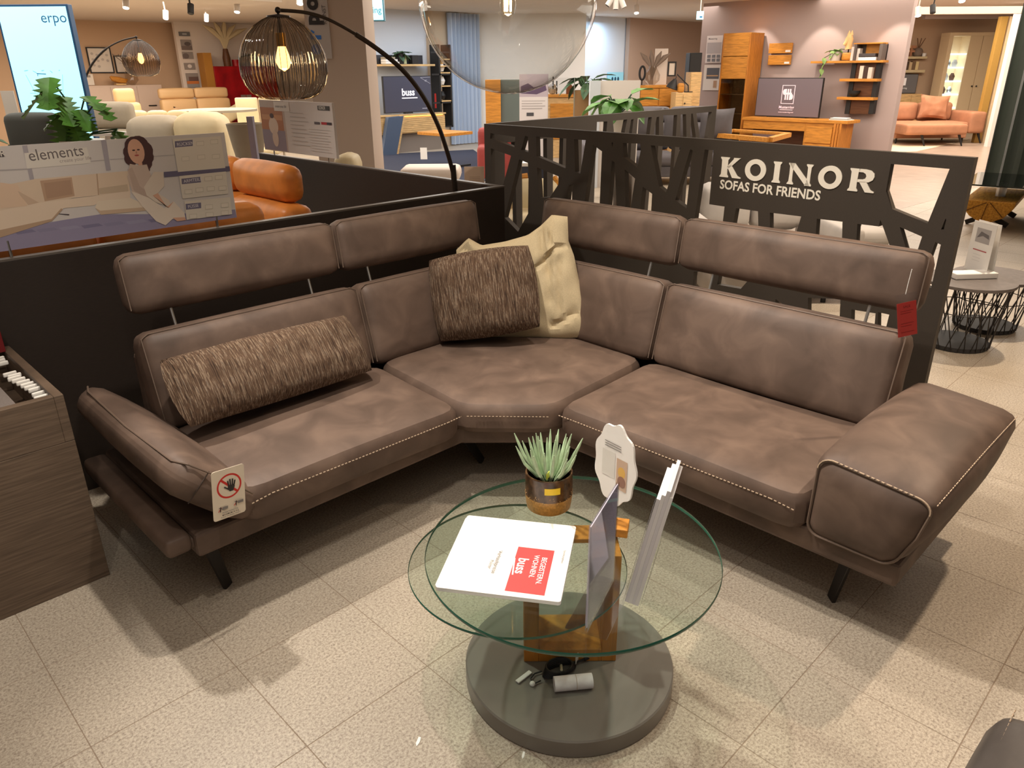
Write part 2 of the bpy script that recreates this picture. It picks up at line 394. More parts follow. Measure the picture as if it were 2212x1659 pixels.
oak_honey = oak('honey_oak', (196, 132, 52)); oak_honey_v = oak('honey_oak_upright', (190, 122, 48), (9, 9, 1))
oak_pale = oak('pale_oak', (206, 170, 118)); walnut = oak('dark_walnut', (92, 56, 30))
greywood = ramp_mat('grey_brown_veneer', [(.3, rgb(84, 70, 58)), (.5, rgb(101, 84, 69)), (.7, rgb(114, 96, 80))], 6, (1.2, 1.2, 26), .5, 5, spec=.35)
clear_glass = thin_glass('clear_glass', (.90, .955, .93), 1.5, 1.0)
rim_green = mat('glass_rim_green', rgb(28, 92, 74), .15, spec=.8)
acrylic = thin_glass('clear_acrylic', (.93, .93, .95), 1.45, 1.2)
smoke = thin_glass('smoked_glass', (.70, .66, .61), 1.8, 1.0)
# ================================================================ setting: floor, ceiling
TS, TX, TY = .4, .22, .199
fl = struct('floor', G().box((-5, -5, -.06), (30, 28, -.0009)), grout, 'speckled granite tile floor of the furniture store')
tm = mesh('tile', G().add([(-.1990, -.1990, -.02), (.1990, -.1990, -.02), (.1990, .1990, -.02), (-.1990, .1990, -.02),
      (-.1990, -.1990, -.001), (.1990, -.1990, -.001), (.1990, .1990, -.001), (-.1990, .1990, -.001),
      (-.1982, -.1982, 0), (.1982, -.1982, 0), (.1982, .1982, 0), (-.1982, .1982, 0)],
      [(0, 3, 2, 1), (0, 1, 5, 4), (1, 2, 6, 5), (2, 3, 7, 6), (3, 0, 4, 7), (4, 5, 9, 8), (5, 6, 10, 9), (6, 7, 11, 10), (7, 4, 8, 11), (8, 9, 10, 11)]), granite)
cells = []
for i in range(-12, 72):
    for j in range(-13, 68):
        x, y = TX+(i+.5)*TS, TY+(j+.5)*TS
        p = V((x, y, 0))-EYE; z = p.dot(FWD); vis = False
        if z > .3:
            u, w = IW/2+FPX*p.dot(RT)/z, IH/2-FPX*p.dot(UP)/z
            vis = -150 < u < IW+150 and 150 < w < IH+200
        hid = (x < 3.0 and y > 3.3) or (x < .4 and y > 2.6) or (x > 3.5 and y > 3.9)
        cells.append((0 if vis and not hid else 1, p.length, x, y))
cells.sort()
rest = G()
for k, (h, d, x, y) in enumerate(cells):
    if k < 300:
        o = link(bpy.data.objects.new('tile', tm)); o.location = (x, y, 0); o.parent = fl
    else: rest.add([(x-.1982, y-.1982, 0), (x+.1982, y-.1982, 0), (x+.1982, y+.1982, 0), (x-.1982, y+.1982, 0)], [(0, 1, 2, 3)])
ro = struct('tile_field', rest, granite, parent=fl); ro['kind'] = 'stuff'
ceil_m = mat('ceiling_white', rgb(214, 200, 186), .9)
struct('ceiling', G().box((-5, -5, 2.82), (30, 28, 2.9)), ceil_m, 'plain off-white store ceiling')
# ================================================================ corner sofa
sofa = thing('corner_sofa', 'brown suede leather corner sofa with four raised headrests and black metal legs', 'sofa', tr(1.9, 2.1, 0))
YF, XF = 2.0, 1.97                       # front edges of the left and right run
# base frame: a thin upholstered rail under the seats
PLAN = Matrix(((1, 0, 0, 0), (0, 0, 1, 0), (0, -1, 0, 0), (0, 0, 0, 1)))   # prism's x, z become plan X, Y; its y becomes -Z
part('base_frame', G().prism([(.66, 2.05), (1.735, 2.05), (2.01, 1.775), (2.01, .475), (2.85, .475), (2.85, 2.85), (.66, 2.85)], -.318, -.235, PLAN), leather, sofa, True, bevel=.012)
def seat(name, poly, puff=.012):
    part(name, G().pad(poly, .30, .435, .055, puff), leather, sofa, True)
seat('seat_cushion', [(.80, YF), (1.70, YF-.01), (1.745, 2.62), (.80, 2.62)])
seat('seat_cushion', [(1.70, YF+.01), (1.95, 1.745), (2.62, 1.80), (2.66, 2.66), (1.76, 2.64)], .008)
seat('seat_cushion', [(XF, .75), (2.62, .75), (2.62, 1.78), (XF-.01, 1.745)])
def seam(pts, r=.0013, dash=.008, gap=.006, nm='stitch_line'):
    g = G(); pts = [V(p) for p in pts]; carry = 0
    for a, b in zip(pts, pts[1:]):
        L = (b-a).length; t = 0; d = (b-a)/max(L, 1e-6)
        while t < L:
            e = min(L, t+dash); g.bar(a+d*t, a+d*e, r*2, r*2, up=(0, .3, 1)); t = e+gap
    return part(nm, g, stitch, sofa, True)
zs = .392
seam([(.815, YF-.0035, zs-.012), (.90, YF-.006, zs), (1.62, YF-.013, zs), (1.69, YF-.008, zs)])
seam([(1.715, 1.988, zs-.006), (1.932, 1.758, zs-.006)], r=.001)
seam([(XF-.011, 1.73, zs), (XF-.008, 1.65, zs), (XF-.003, .86, zs), (XF+.0, .78, zs-.01)])
# backs: leaning cushions, then headrests on metal pins
def cushion_run(axis, a, b, z0, z1, y0, lean, th, puff, nm, r=.045):
    """axis 'x': cushion spans a..b along X with its front foot at y0"""
    M = tr(0, y0, z0) @ rot('X', -lean) if axis == 'x' else tr(y0, 0, z0) @ rot('Y', lean)
    g = G()
    if axis == 'x': g.rbox((a, 0, 0), (b, th, z1-z0), r, 7, (.005, puff, .004), M)
    else: g.rbox((0, a, 0), (th, b, z1-z0), r, 7, (puff, .005, .004), M)
    o = part(nm, g, leather, sofa, True)
    s = G()                               # piped seam round the front rim
    ins = .02; zz = z1-z0
    pts = [(a+ins*.3, ins), (a+ins*.3, zz-ins), (a+ins*1.6, zz-ins*.3), (b-ins*1.6, zz-ins*.3), (b-ins*.3, zz-ins), (b-ins*.3, ins)]
    P3 = [M @ (V((p[0], .018, p[1])) if axis == 'x' else V((.018, p[0], p[1]))) for p in pts]
    s.tube(P3, .0028, 5); q = part('piping', s, leather_pipe, o, False); q.matrix_parent_inverse = WM[sofa.name].inverted() if False else Matrix()
    return o
leather_pipe = mat('leather_piping', rgb(104, 86, 73), .6)
for ax, a, b in (('x', .815, 1.725), ('x', 1.735, 2.58), ('y', 2.56, 1.775), ('y', 1.765, .775)):
    lo, hi = min(a, b), max(a, b)
    cushion_run(ax, lo, hi, .425, .79, 2.585, 15, .15, .016, 'back_cushion')
for ax, a, b in (('x', .835, 1.715), ('x', 1.725, 2.545), ('y', 2.62, 1.80), ('y', 1.79, .79)):
    lo, hi = min(a, b), max(a, b)
    cushion_run(ax, lo, hi, .815, 1.035, 2.775, 9, .105, .012, 'headrest', .042)
    for t in (.17, .83):
        q = lo+(hi-lo)*t
        part('headrest_pin', G().tube([(q, 2.78, .70), (q, 2.83, .86)] if ax == 'x' else [(2.78, q, .70), (2.83, q, .86)], .006, 8), chrome, sofa, True)
# back shells that carry the cushions
part('back_shell', G().box((.83, 2.79, .25), (2.86, 2.86, .66)).box((2.79, .80, .25), (2.86, 2.79, .66)), leather, sofa, True, bevel=.015)
# right armrest: fat wedge leaning outwards
def armfn(q):
    t = (q.z-.30)/.30; k = (q.y-.46)/.30
    return (q.x+(.05*(t-.5) if q.x > 2.5 else 0), q.y-(.055*t-.02)*(1-k)+.05*max(0, .5-t)*(1-k), q.z-.035*(1-k)*max(0, t)+.02*sin(pi*min(1, max(0, (q.x-1.98)/.8)))*t)
arm = part('armrest', G().rbox((1.985, .44, .30), (2.80, .755, .585), .05, 8, (.012, .025, .02), None, armfn), leather, sofa, True)
def onarm(pts): return [armfn(V(p)) for p in pts]
def along(pts, n=6):
    o = []
    for a, b in zip(pts, pts[1:]):
        for k in range(n): o.append(V(a).lerp(V(b), k/n))
    return o+[V(pts[-1])]
def rim(z, n=7):       # rounded outline of the armrest front, on the crest of its rounded edge
    y0, y1, z0, z1, cr = .4525, .7425, .3125, .5755, .042; o = []
    for cy, cz, a0 in ((y1-cr, z0+cr, -90), (y1-cr, z1-cr, 0), (y0+cr, z1-cr, 90), (y0+cr, z0+cr, 180)):
        for k in range(n+1): a = radians(a0+90*k/n); o.append((1.994, cy+cr*cos(a), cz+cr*sin(a)))
    return o
rp = rim(0); full = along(rp+[rp[0]], 2)
part('piping', G().tube(onarm(full), .0042, 6), leather_pipe, arm).matrix_parent_inverse = Matrix()
seam([V(p)+V((-.0035, 0, .004)) for p in onarm(along([q for q in rp if q[2] > .50], 3))], .0015)
bulge = lambda x: max(0, 1-((x-2.3925)/.4075)**2)
seam(onarm([(x, .4525-.0052*bulge(x)-.002, .5725+.0042*bulge(x)+.001) for x in [2.0+.76*k/16 for k in range(17)]]), .0011)
# left armrest: folded up, tilting outwards over the open shelf
ML = tr(.865, 2.0, .405) @ rot('Y', 44)       # local -x runs up and outwards
g = G().rbox((-.285, 0, -.115), (.035, .86, 0), .05, 7, (.01, .015, .018), ML)
part('armrest', g, leather, sofa, True)
w = G().tube([ML @ V(p) for p in along([(-.03, -.006, -.012), (-.18, -.008, -.006), (-.262, .01, -.012), (-.282, .06, -.028), (-.288, .4, -.036), (-.286, .78, -.028), (-.268, .85, -.02)], 4)], .0034, 6)
part('piping', w, leather_pipe, sofa, True)
w = G().tube([ML @ V(p) for p in along([(-.2, -.004, -.004), (-.205, -.012, -.06), (-.20, -.002, -.112)], 4)], .002, 5)
part('seam', w, mat('seam_dark', rgb(60, 46, 38), .8), sofa, True)
# open leather shelf under the folded arm
g = G().rbox((.575, 2.06, .262), (.655, 2.82, .325), .018, 4); part('shelf_rim', g, leather, sofa, True)
g = G().rbox((.65, 2.07, .262), (.86, 2.82, .302), .012, 4); part('shelf', g, leather, sofa, True)
# legs: flat blades
for (a, b) in (((.72, 2.15, .25), (.775, 2.175, 0)), ((1.80, 2.13, .25), (1.985, 2.205, 0)), ((2.13, 1.80, .25), (2.2, 1.99, 0)), ((2.115, .64, .25), (2.15, .685, 0)), ((.74, 2.72, .25), (.78, 2.74, 0)), ((2.72, .66, .25), (2.74, .68, 0)), ((2.72, 2.70, .25), (2.74, 2.72, 0))):
    d = V(b)-V(a); dn = V((d.x, d.y, 0)).normalized()
    part('leg', G().bar(a, b, .012, .05, up=(dn.x, dn.y, .01), w2=.012, h2=.036), black_steel, sofa, True, bevel=.002)
# ================================================================ cushions on the sofa
stripe = ramp_mat('striped_chenille', [(.25, rgb(36, 25, 18)), (.38, rgb(72, 54, 42)), (.46, rgb(100, 78, 60)), (.52, rgb(78, 58, 46)), (.58, rgb(146, 124, 102)), (.66, rgb(84, 72, 64)), (.78, rgb(186, 164, 140))], 40, (6.5, 1, .42), .95, 5, dist=0, bump=.8)
def face_frame(c, nx, ny, tilt=0, spin=0):
    """local x right, z up, -y towards (nx, ny); tilt leans the top back"""
    n = V((nx, ny, 0)).normalized(); x = V((-n.y, n.x, 0)); y = -n
    M = Matrix(((x.x, y.x, 0, c[0]), (x.y, y.y, 0, c[1]), (0, 0, 1, c[2]), (0, 0, 0, 1)))
    return M @ rot('X', -tilt) @ rot('Y', spin)
lp = P(594, 790, 'Y', 2.50)
t = thing('lumbar_pillow', 'long striped brown chenille pillow lying along the left seat', 'pillow', face_frame(lp, .05, -.99, 40, 1.5), 'striped chenille cushions')
part('cover', G().pillow(.775, .265, .15, 20, -.02, wr=.008), stripe, t)
sq = P(1046, 634, 'D', 3.33)
t = thing('square_cushion', 'square striped brown chenille cushion leaning in the sofa corner', 'cushion', face_frame(sq, -.74, -.66, 20, -9), 'striped chenille cushions')
part('cover', G().pillow(.475, .385, .19, 22, -.03, wr=.014, seed=5), stripe, t)
beige = mat('beige_linen', rgb(186, 168, 134), .9, noise_s=260, noise_a=.08, bump=.1, bump_s=700)
CF = face_frame(P(1150, 610, 'D', 3.47), -.78, -.62, 14, 0); CI = CF.inverted()
def onlin(x, y):
    o = CI @ EYE; d = CI.to_3x3() @ ray(x, y); q = o+d*(-o.y/d.y); return V((q.x, q.z))
def curve(px):
    p = [onlin(*q) for q in px]; n = len(p)-1
    def f(t):
        k = min(n-1, int(t*n)); return p[k].lerp(p[k+1], t*n-k)
    return f
top_ = curve([(986, 540), (1012, 514), (1040, 530), (1090, 522), (1140, 508), (1168, 488), (1192, 464), (1226, 468)])
bot_ = curve([(1000, 742), (1150, 730), (1220, 732), (1290, 724)]); lef_ = curve([(1000, 742), (990, 640), (986, 540)]); rig_ = curve([(1290, 724), (1268, 668), (1251, 606), (1240, 552), (1228, 520), (1226, 468)])
folds = [((.45, .95), (.40, .1), .07, .022), ((.15, .25), (.85, .45), .06, .020), ((.55, .40), (.30, -.35), .06, .016), ((.2, -.75), (.75, -.62), .05, .022), ((.70, .15), (.45, -.55), .05, .014), ((-.85, .9), (-.55, .55), .06, .02), ((.7, .95), (.62, .55), .05, .018)]
def seg(u, q, a, b):
    a = V(a); d = V(b)-a; t_ = max(0, min(1, (V((u, q))-a).dot(d)/d.dot(d))); return (V((u, q))-a-d*t_).length
g = G(); n = 34; vs = []; fs = []
for sd in (-1, 1):
    for i in range(n+1):
        for k in range(n+1):
            a, b = i/n, k/n; u, q = 2*a-1, 2*b-1
            p = bot_(a)*(1-b)+top_(a)*b+lef_(b)*(1-a)+rig_(b)*a-(bot_(0)*(1-a)*(1-b)+bot_(1)*a*(1-b)+top_(0)*(1-a)*b+top_(1)*a*b)
            y = sd*(.004+.055*((1-u**4)*(1-q**4))**.6)
            if sd < 0:
                for (f0, f1, fw, fd) in folds: y += fd*math.exp(-(seg(u, q, f0, f1)/fw)**2)*min(1, 4*(1-u*u), 4*(1-q*q))
                y += .012*noise.noise(V((u*3, q*3, 2)))*min(1, 4*(1-u*u), 4*(1-q*q))
            vs.append((p.x, y, p.y))
m_ = (n+1)**2
for i in range(n):
    for k in range(n):
        a = i*(n+1)+k; fs.append((a, a+n+1, a+n+2, a+1)); fs.append((m_+a, m_+a+1, m_+a+n+2, m_+a+n+1))
for k in range(n): 
    for a, b in ((k, k+1), (n*(n+1)+k+1, n*(n+1)+k), ((k+1)*(n+1), k*(n+1)), (k*(n+1)+n, (k+1)*(n+1)+n)): fs.append((a, b, m_+b, m_+a))
g.add(vs, fs); g.sm = True
t = thing('linen_cushion', 'crumpled beige linen cushion with limp corners behind the striped square cushion', 'cushion', CF)
part('cover', g, beige, t)
# ================================================================ tags on the sofa
def quad_frame(bl, br, tl):
    x = (br-bl); w = x.length; x = x/w; z = (tl-bl); z = z-x*z.dot(x); h = z.length; z = z/h; y = z.cross(x)
    return Matrix(((x.x, y.x, z.x, bl.x), (x.y, y.y, z.y, bl.y), (x.z, y.z, z.z, bl.z), (0, 0, 0, 1))), w, h
def rrect(w, h, r, n=4):
    o = []
    for cx, cz, a0 in ((w-r, h-r, 0), (r, h-r, 90), (r, r, 180), (w-r, r, 270)):
        for k in range(n+1):
            a = radians(a0+90*k/n); o.append((cx+r*cos(a), cz+r*sin(a)))
    return o
RED, INK, GREY = C(206, 40, 30), C(40, 36, 36), C(130, 124, 120)
M, w, h = quad_frame(P(462, 1129, 'Y', 1.966), P(531, 1104, 'Y', 1.975), P(441, 1027, 'Y', 1.962))
t = thing('warning_tag', 'white tag with a red no-touch hand symbol hanging from the left armrest', 'tag', M)
part('card', G().prism(rrect(w, h, .008), 0, .0015), mat('tag_card', rgb(232, 218, 196), .5), t)
s = Sheet(-.0004); cx, cz, R = w*.52, h*.64, w*.38
for k in range(40):
    a, b = 2*pi*k/40, 2*pi*(k+1)/40; y0 = s.y
    s.poly([(cx+R*cos(a), cz+R*sin(a)), (cx+R*cos(b), cz+R*sin(b)), (cx+R*.86*cos(b), cz+R*.86*sin(b)), (cx+R*.86*cos(a), cz+R*.86*sin(a))], RED); s.y = y0
s.y -= .0003
s.line(cx-R*.66, cz+R*.66, cx+R*.66, cz-R*.66, R*.17, RED)
hx, hz_ = cx+R*.12, cz-R*.05
s.poly([(hx-R*.24, hz_+R*.08), (hx-R*.24, hz_-R*.18), (hx-R*.1, hz_-R*.42), (hx+R*.18, hz_-R*.42), (hx+R*.32, hz_-R*.1), (hx+R*.3, hz_+R*.12)], INK)
for dx, L, an in ((-.17, .5, 8), (-.03, .6, 3), (.11, .58, -4), (.24, .42, -14)):
    s.line(hx+R*dx, hz_+R*.02, hx+R*(dx-sin(radians(an))*L), hz_+R*L, R*.115, INK)
s.line(hx-R*.1, hz_-R*.28, hx-R*.55, hz_+R*.08, R*.11, INK)
for ox, oz in ((.14, .2), (.62, .235)):
    s.rect(w*(ox+.12), h*oz, w*(ox+.30), h*(oz+.055), GREY); s.line(w*ox, h*(oz-.02), w*(ox+.1), h*(oz+.05), w*.022, RED)
    s.line(w*(ox+.06), h*(oz-.03), w*(ox+.08), h*(oz+.07), w*.03, INK); s.line(w*(ox+.02), h*(oz+.06), w*(ox+.12), h*(oz+.03), w*.016, INK)
for k, tx in enumerate(('FUNKTIONSTEIL', 'MAXIMUM 35 KG', 'FUNCTIONAL PART')):
    s.text(tx, w*.5, h*(.13-.045*k), h*.044, INK if k == 1 else GREY, .01, 1.0, 'CENTER')
s.done(t)
TD = P(1975, 690, 'X', 2.62).dot(FH)
M, w, h = quad_frame(P(1938, 733, 'D', TD), P(1984, 723, 'D', TD), P(1960, 633, 'D', TD))
t = thing('price_tag', 'red price tag in a clear sleeve hanging off the right headrest', 'tag', M)
part('sleeve', G().prism(rrect(w, h, .003), 0, .001), acrylic, t)
part('card', G().box((w*.05, .0002, h*.03), (w*.95, .0008, h*.80)), mat('red_card', rgb(214, 62, 54), .4), t)
part('cord', G().tube([(w*.5, .004, h*.97), (w*.62, .002, h*1.2), (w*.8, .0, h*1.5)], .0012, 5), white, t)
s = Sheet(-.0002, .0001); s.text('SALE', w*.5, h*.68, h*.07, C(120, 24, 22), .01, 1, 'CENTER')
for k, q in enumerate((.6, .55, .32, .26, .12)): s.rect(w*.2, h*q, w*(.8-.1*(k % 2)), h*(q+.012), C(150, 36, 34))
s.done(t)
# ================================================================ low partitions
struct_part = thing('low_partition', 'low black laminate partition standing behind the left half of the sofa', 'partition', tr(1, 3.22, 0))
part('panel', G().box((-2.6, 3.2, 0), (3.11, 3.235, .992)), laminate, struct_part, True, bevel=.002)
part('top_edge', G().box((-2.6, 3.199, .992), (3.112, 3.236, 1.0)), mat('edge_grey', rgb(98, 90, 82), .4), struct_part, True)
pb = thing('low_partition', 'low black partition running back from the sofa corner past the orange sofa', 'partition', tr(3.1, 4.6, 0))
part('panel', G().box((3.075, 3.24, 0), (3.11, 6.1, .992)), laminate, pb, True, bevel=.002)
part('top_edge', G().box((3.074, 3.24, .992), (3.112, 6.1, 1.0)), mat('edge_grey', rgb(98, 90, 82), .4), pb, True)
# ================================================================ lattice screens
H3 = lambda x, y: (1000+.25316*x, 220+.25316*y)
H4 = lambda x, y: (1500+.28029*x, 280+.28029*y)
H8 = lambda x, y: (1180+.17179*x, 130+.17179*y)
ZT = 1.30
p0, p1 = P(1050, 267, 'Z', ZT), P(2110, 340, 'Z', ZT)
SP = Plane('V', 0, p0, (p1-p0)); LS = (V((p1.x, p1.y))-V((p0.x, p0.y))).length
q3 = lambda pts: [SP.hz(*H3(*p)) for p in pts]
q4 = lambda pts: [SP.hz(*H4(*p)) for p in pts]
def down(poly, n, z, dx=(0, 0)):
    """push the last n points of a traced hole (its lower edge) down to height z"""
    o = list(poly)
    for k in range(n): o[-1-k] = (o[-1-k][0]+dx[min(k, 1)], z+.02*k)
    return o
holes = [q3([(252, 265), (465, 298), (455, 385), (250, 312)]), q3([(549, 288), (572, 298), (576, 428), (514, 408)]),
  q3([(255, 395), (428, 458), (312, 880), (262, 1000)]), q3([(497, 490), (572, 520), (590, 920), (487, 1105), (372, 985)]),
  q3([(642, 296), (900, 312), (893, 565), (645, 462)]), q3([(966, 318), (1066, 325), (1018, 610), (975, 592)]),
  q3([(650, 558), (868, 648), (760, 812), (668, 815)]), q3([(1128, 365), (1220, 432), (1182, 905), (1054, 862)]),
  q3([(1286, 345), (1298, 346), (1294, 386)]), q3([(1288, 500), (1312, 512), (1332, 930), (1255, 920)]),
  q3([(1380, 350), (1530, 355), (1536, 405), (1505, 560), (1390, 472)]), q3([(1396, 572), (1486, 652), (1440, 960), (1406, 950)]),
  q3([(1620, 370), (1875, 386), (1750, 770), (1690, 720)]), q3([(1552, 722), (1632, 782), (1660, 1010), (1520, 980)]),
  q3([(1957, 402), (1978, 412), (1925, 905), (1828, 835)]), q3([(920, 715), (960, 690), (966, 852), (905, 845)]),
  q4([(95, 152), (165, 156), (130, 572), (248, 590), (228, 760), (10, 730)]), q4([(335, 602), (505, 626), (510, 800), (305, 775)]),
  q4([(596, 636), (838, 666), (785, 840), (598, 815)]), q4([(958, 683), (1156, 706), (1150, 900), (945, 870)]),
  q4([(1270, 722), (1435, 742), (1448, 690), (1537, 940), (1258, 930)]), q4([(1596, 746), (1768, 820), (1713, 985), (1665, 985)]),
  q4([(1528, 262), (1980, 300), (1810, 720), (1536, 608), (1490, 470)]), q4([(1949, 680), (1954, 690), (1936, 766), (1914, 766)]),
  q4([(1870, 862), (1912, 882), (1838, 1215), (1755, 1190)]),
  q4([(10, 1090), (170, 1090), (122, 1240), (0, 1230)]), q4([(205, 1110), (480, 1100), (372, 1222), (190, 1190)]),
  q4([(890, 1290), (1140, 1300), (1130, 1520), (888, 1480)]), q4([(1225, 1380), (1410, 1410), (1395, 1580), (1220, 1560)]),
  q4([(1428, 1400), (1515, 1420), (1470, 1600), (1425, 1590)]), q4([(640, 1300), (690, 1335), (680, 1420), (632, 1400)])]
t = thing('lattice_screen', 'dark lattice room divider with white sofa brand lettering behind the right half of the sofa', 'room divider', SP.M)
out = [(0, 0), (0, ZT), (LS, ZT), (LS, 0), (LS-.075, 0), (LS-.075, .10), (.07, .10), (.07, 0)]
part('panel', holes_geo([out]+holes, .035), lattice, t)
low = G()
# lettering
def put(poly_list, x0, x1, z0, z1, gg):
    for pl in poly_list: gg.prism([(x0+(x1-x0)*a, z0+(z1-z0)*b) for a, b in pl], -.0215, -.0175)
def ring(ax, az, bx, bz, n=28):
    o = []
    for k in range(n):
        a, b = 2*pi*k/n, 2*pi*(k+1)/n
        o.append([(.5+ax*cos(a), .5+az*sin(a)), (.5+ax*cos(b), .5+az*sin(b)), (.5+bx*cos(b), .5+bz*sin(b)), (.5+bx*cos(a), .5+bz*sin(a))])
    return o
def stem(x0, x1, f=.06): return [(x0-f, 0), (x1+f, 0), (x1+f, .05), (x1, .14), (x1-.01, .5), (x1, .86), (x1+f, .95), (x1+f, 1), (x0-f, 1), (x0-f, .95), (x0, .86), (x0+.01, .5), (x0, .14), (x0-f, .05)]
GL = {'K': [stem(.06, .36), [(.34, .40), (.56, .60), (.88, .95), (.94, 1), (.62, 1), (.62, .94), (.34, .56)], [(.34, .56), (.50, .66), (.86, .12), (1.02, .05), (1.02, 0), (.62, 0), (.40, .42)]],
  'O': ring(.52, .53, .27, .30), 'I': [stem(.16, .84, .16)],
  'N': [stem(.05, .20, .06), stem(.80, .95, .06), [(0, 1), (.24, 1), (.84, .26), (.95, 0), (.78, 0), (.16, .76)]],
  'R': [stem(.06, .34), [(.34, .86), (.34, 1), (.62, 1), (.82, .96), (.95, .84), (.97, .70), (.92, .55), (.78, .45), (.55, .42), (.34, .42), (.34, .54), (.52, .55), (.63, .60), (.66, .70), (.62, .80), (.52, .86)], [(.40, .45), (.68, .47), (.90, .12), (1.04, .05), (1.04, 0), (.70, 0), (.44, .40)]]}
lw = mat('cream_lettering', rgb(250, 240, 222), .5)
for ch, a, b in (('K', (1561, 383), (1606, 342)), ('O', (1615, 389), (1659, 347)), ('I', (1674, 395), (1692, 351)), ('N', (1707, 401), (1759, 355)), ('O', (1773, 405), (1823, 361)), ('R', (1838, 415), (1894, 366))):
    h0 = SP.hz(a[0], (a[1]+b[1])/2)[0]; h1 = SP.hz(b[0], (a[1]+b[1])/2)[0]; xm = (a[0]+b[0])/2
    g = G(); put(GL[ch], h0, h1, SP.hz(1720, 398)[1], SP.hz(1720, 351.5)[1], g)
    part('letter', g, lw, t, smooth=False)
a, b = SP.hz(1559, 405), SP.hz(1776, 427); vs, fs = text_geo('SOFAS FOR FRIENDS', 1, .025); wd_ = max(p[0] for p in vs)
hh = (SP.hz(1660, 396)[1]-SP.hz(1660, 416)[1])/.70
g = G().add([(p[0]*(b[0]-a[0])/wd_, -.0185, p[2]*hh) for p in vs], fs, tr(a[0], 0, SP.hz(1660, 418)[1])); part('slogan', g, lw, t, smooth=False)
# second screen leaving the corner away from the viewer
e1 = P(1545, 228, 'Z', ZT); S2 = Plane('V', 0, p0+(e1-p0).normalized()*.04, (e1-p0)); L2 = (e1-p0).length-.04
q8 = lambda pts, zz=.45: [S2.hz(*H8(*p)) for p in pts]
hs = []
for (a, b, c, d) in (((615, 775), (745, 770), (735, 880), (610, 872)), ((815, 760), (995, 745), (965, 892), (826, 882)), ((1045, 747), (1076, 740), (1055, 900), (1020, 896)), ((1130, 727), (1305, 716), (1280, 912), (1116, 910)),
        ((1367, 716), (1396, 711), (1396, 920), (1330, 916)), ((1450, 692), (1625, 690), (1610, 940), (1450, 930)), ((1670, 682), (1736, 680), (1742, 945), (1664, 940)), ((1802, 672), (1820, 672), (1858, 950), (1790, 945)), ((1866, 666), (2062, 650), (2010, 952), (1906, 942))):
    A, B, Cc, D = [S2.hz(*H8(*p)) for p in (a, b, c, d)]
    ex = lambda p, q, z: (q[0]+(q[0]-p[0])*(z-q[1])/(q[1]-p[1])*.12, z)
    hs.append([A, B, Cc, ex(B, Cc, .14), ex(A, D, .14), D])
t = thing('lattice_screen', 'far lattice room divider of dark bars leading away from the sofa corner', 'room divider', S2.M)
sA = S2.hz(*H8(600, 820))[0]
for k in range(6):
    w5 = (sA-.12)/6; x5 = .10+w5*k; f5 = k % 2; hs.append([(x5+.02, 1.17), (x5+w5*(.70+.1*f5), 1.17), (x5+w5*(.86-.16*f5), .14), (x5+w5*(.06+.14*f5), .14)])
part('panel', holes_geo([[(0, .0), (0, ZT), (L2, ZT), (L2, 0), (L2-.07, 0), (L2-.07, .08), (.07, .08), (.07, 0)]]+hs, .035), lattice, t)
# ================================================================ round glass coffee table
TC = V((1.295, 1.088, 0)); VF = Matrix(((RH.x, FH.x, 0, TC.x), (RH.y, FH.y, 0, TC.y), (0, 0, 1, 0), (0, 0, 0, 1)))   # x right of the viewer, y away
table = thing('coffee_table', 'round two-tier glass coffee table on a wooden pillar and grey disc foot', 'coffee table', VF)
part('foot_disc', G().lathe([(.01, 0), (.292, 0), (.297, .004), (.297, .052), (.293, .056), (.01, .056)], n=72), mat('taupe_lacquer', rgb(118, 111, 104), .32, spec=.5), table)
def glass_disc(name, c, R, z, th):
    o = part(name, G().lathe([(0, 0), (R, 0)], (c[0], c[1], z), 72, cap=False).lathe([(R, th), (0, th)], (c[0], c[1], z), 72, cap=False), clear_glass, table)
    part('rim', G().lathe([(R, 0), (R+.0015, th*.3), (R+.0015, th*.7), (R, th)], (c[0], c[1], z), 96, cap=False), rim_green, o)
    return o
glass_disc('glass_top', (0, 0), .393, .42, .011)
lc = VF.inverted() @ V((1.235, 1.235, 0)); glass_disc('glass_shelf', (lc.x, lc.y), .305, .335, .008)
q0, q1 = VF.inverted() @ P(1132, 1430, 'Z', .056), VF.inverted() @ P(1330, 1428, 'Z', .056)
x0, x1, yk = q0.x, q1.x, q0.y; dp = .15; th = .042
for nm, a, b in (('pillar_side', (x0, yk, .057), (x0+th, yk+dp, .418)), ('pillar_side', (x1-th, yk, .057), (x1, yk+dp, .418)), ('pillar_foot', (x0+th, yk, .057), (x1-th, yk+dp, .10)), ('pillar_head', (x0+th, yk+.08, .404), (x1-th, yk+dp, .418))):
    part(nm, G().box(a, b), oak_honey_v, table, bevel=.002)
zt = .4325
M, w, h = quad_frame(P(1213, 1308, 'Z', zt), P(1237, 1140, 'Z', zt), P(945, 1272, 'Z', zt))
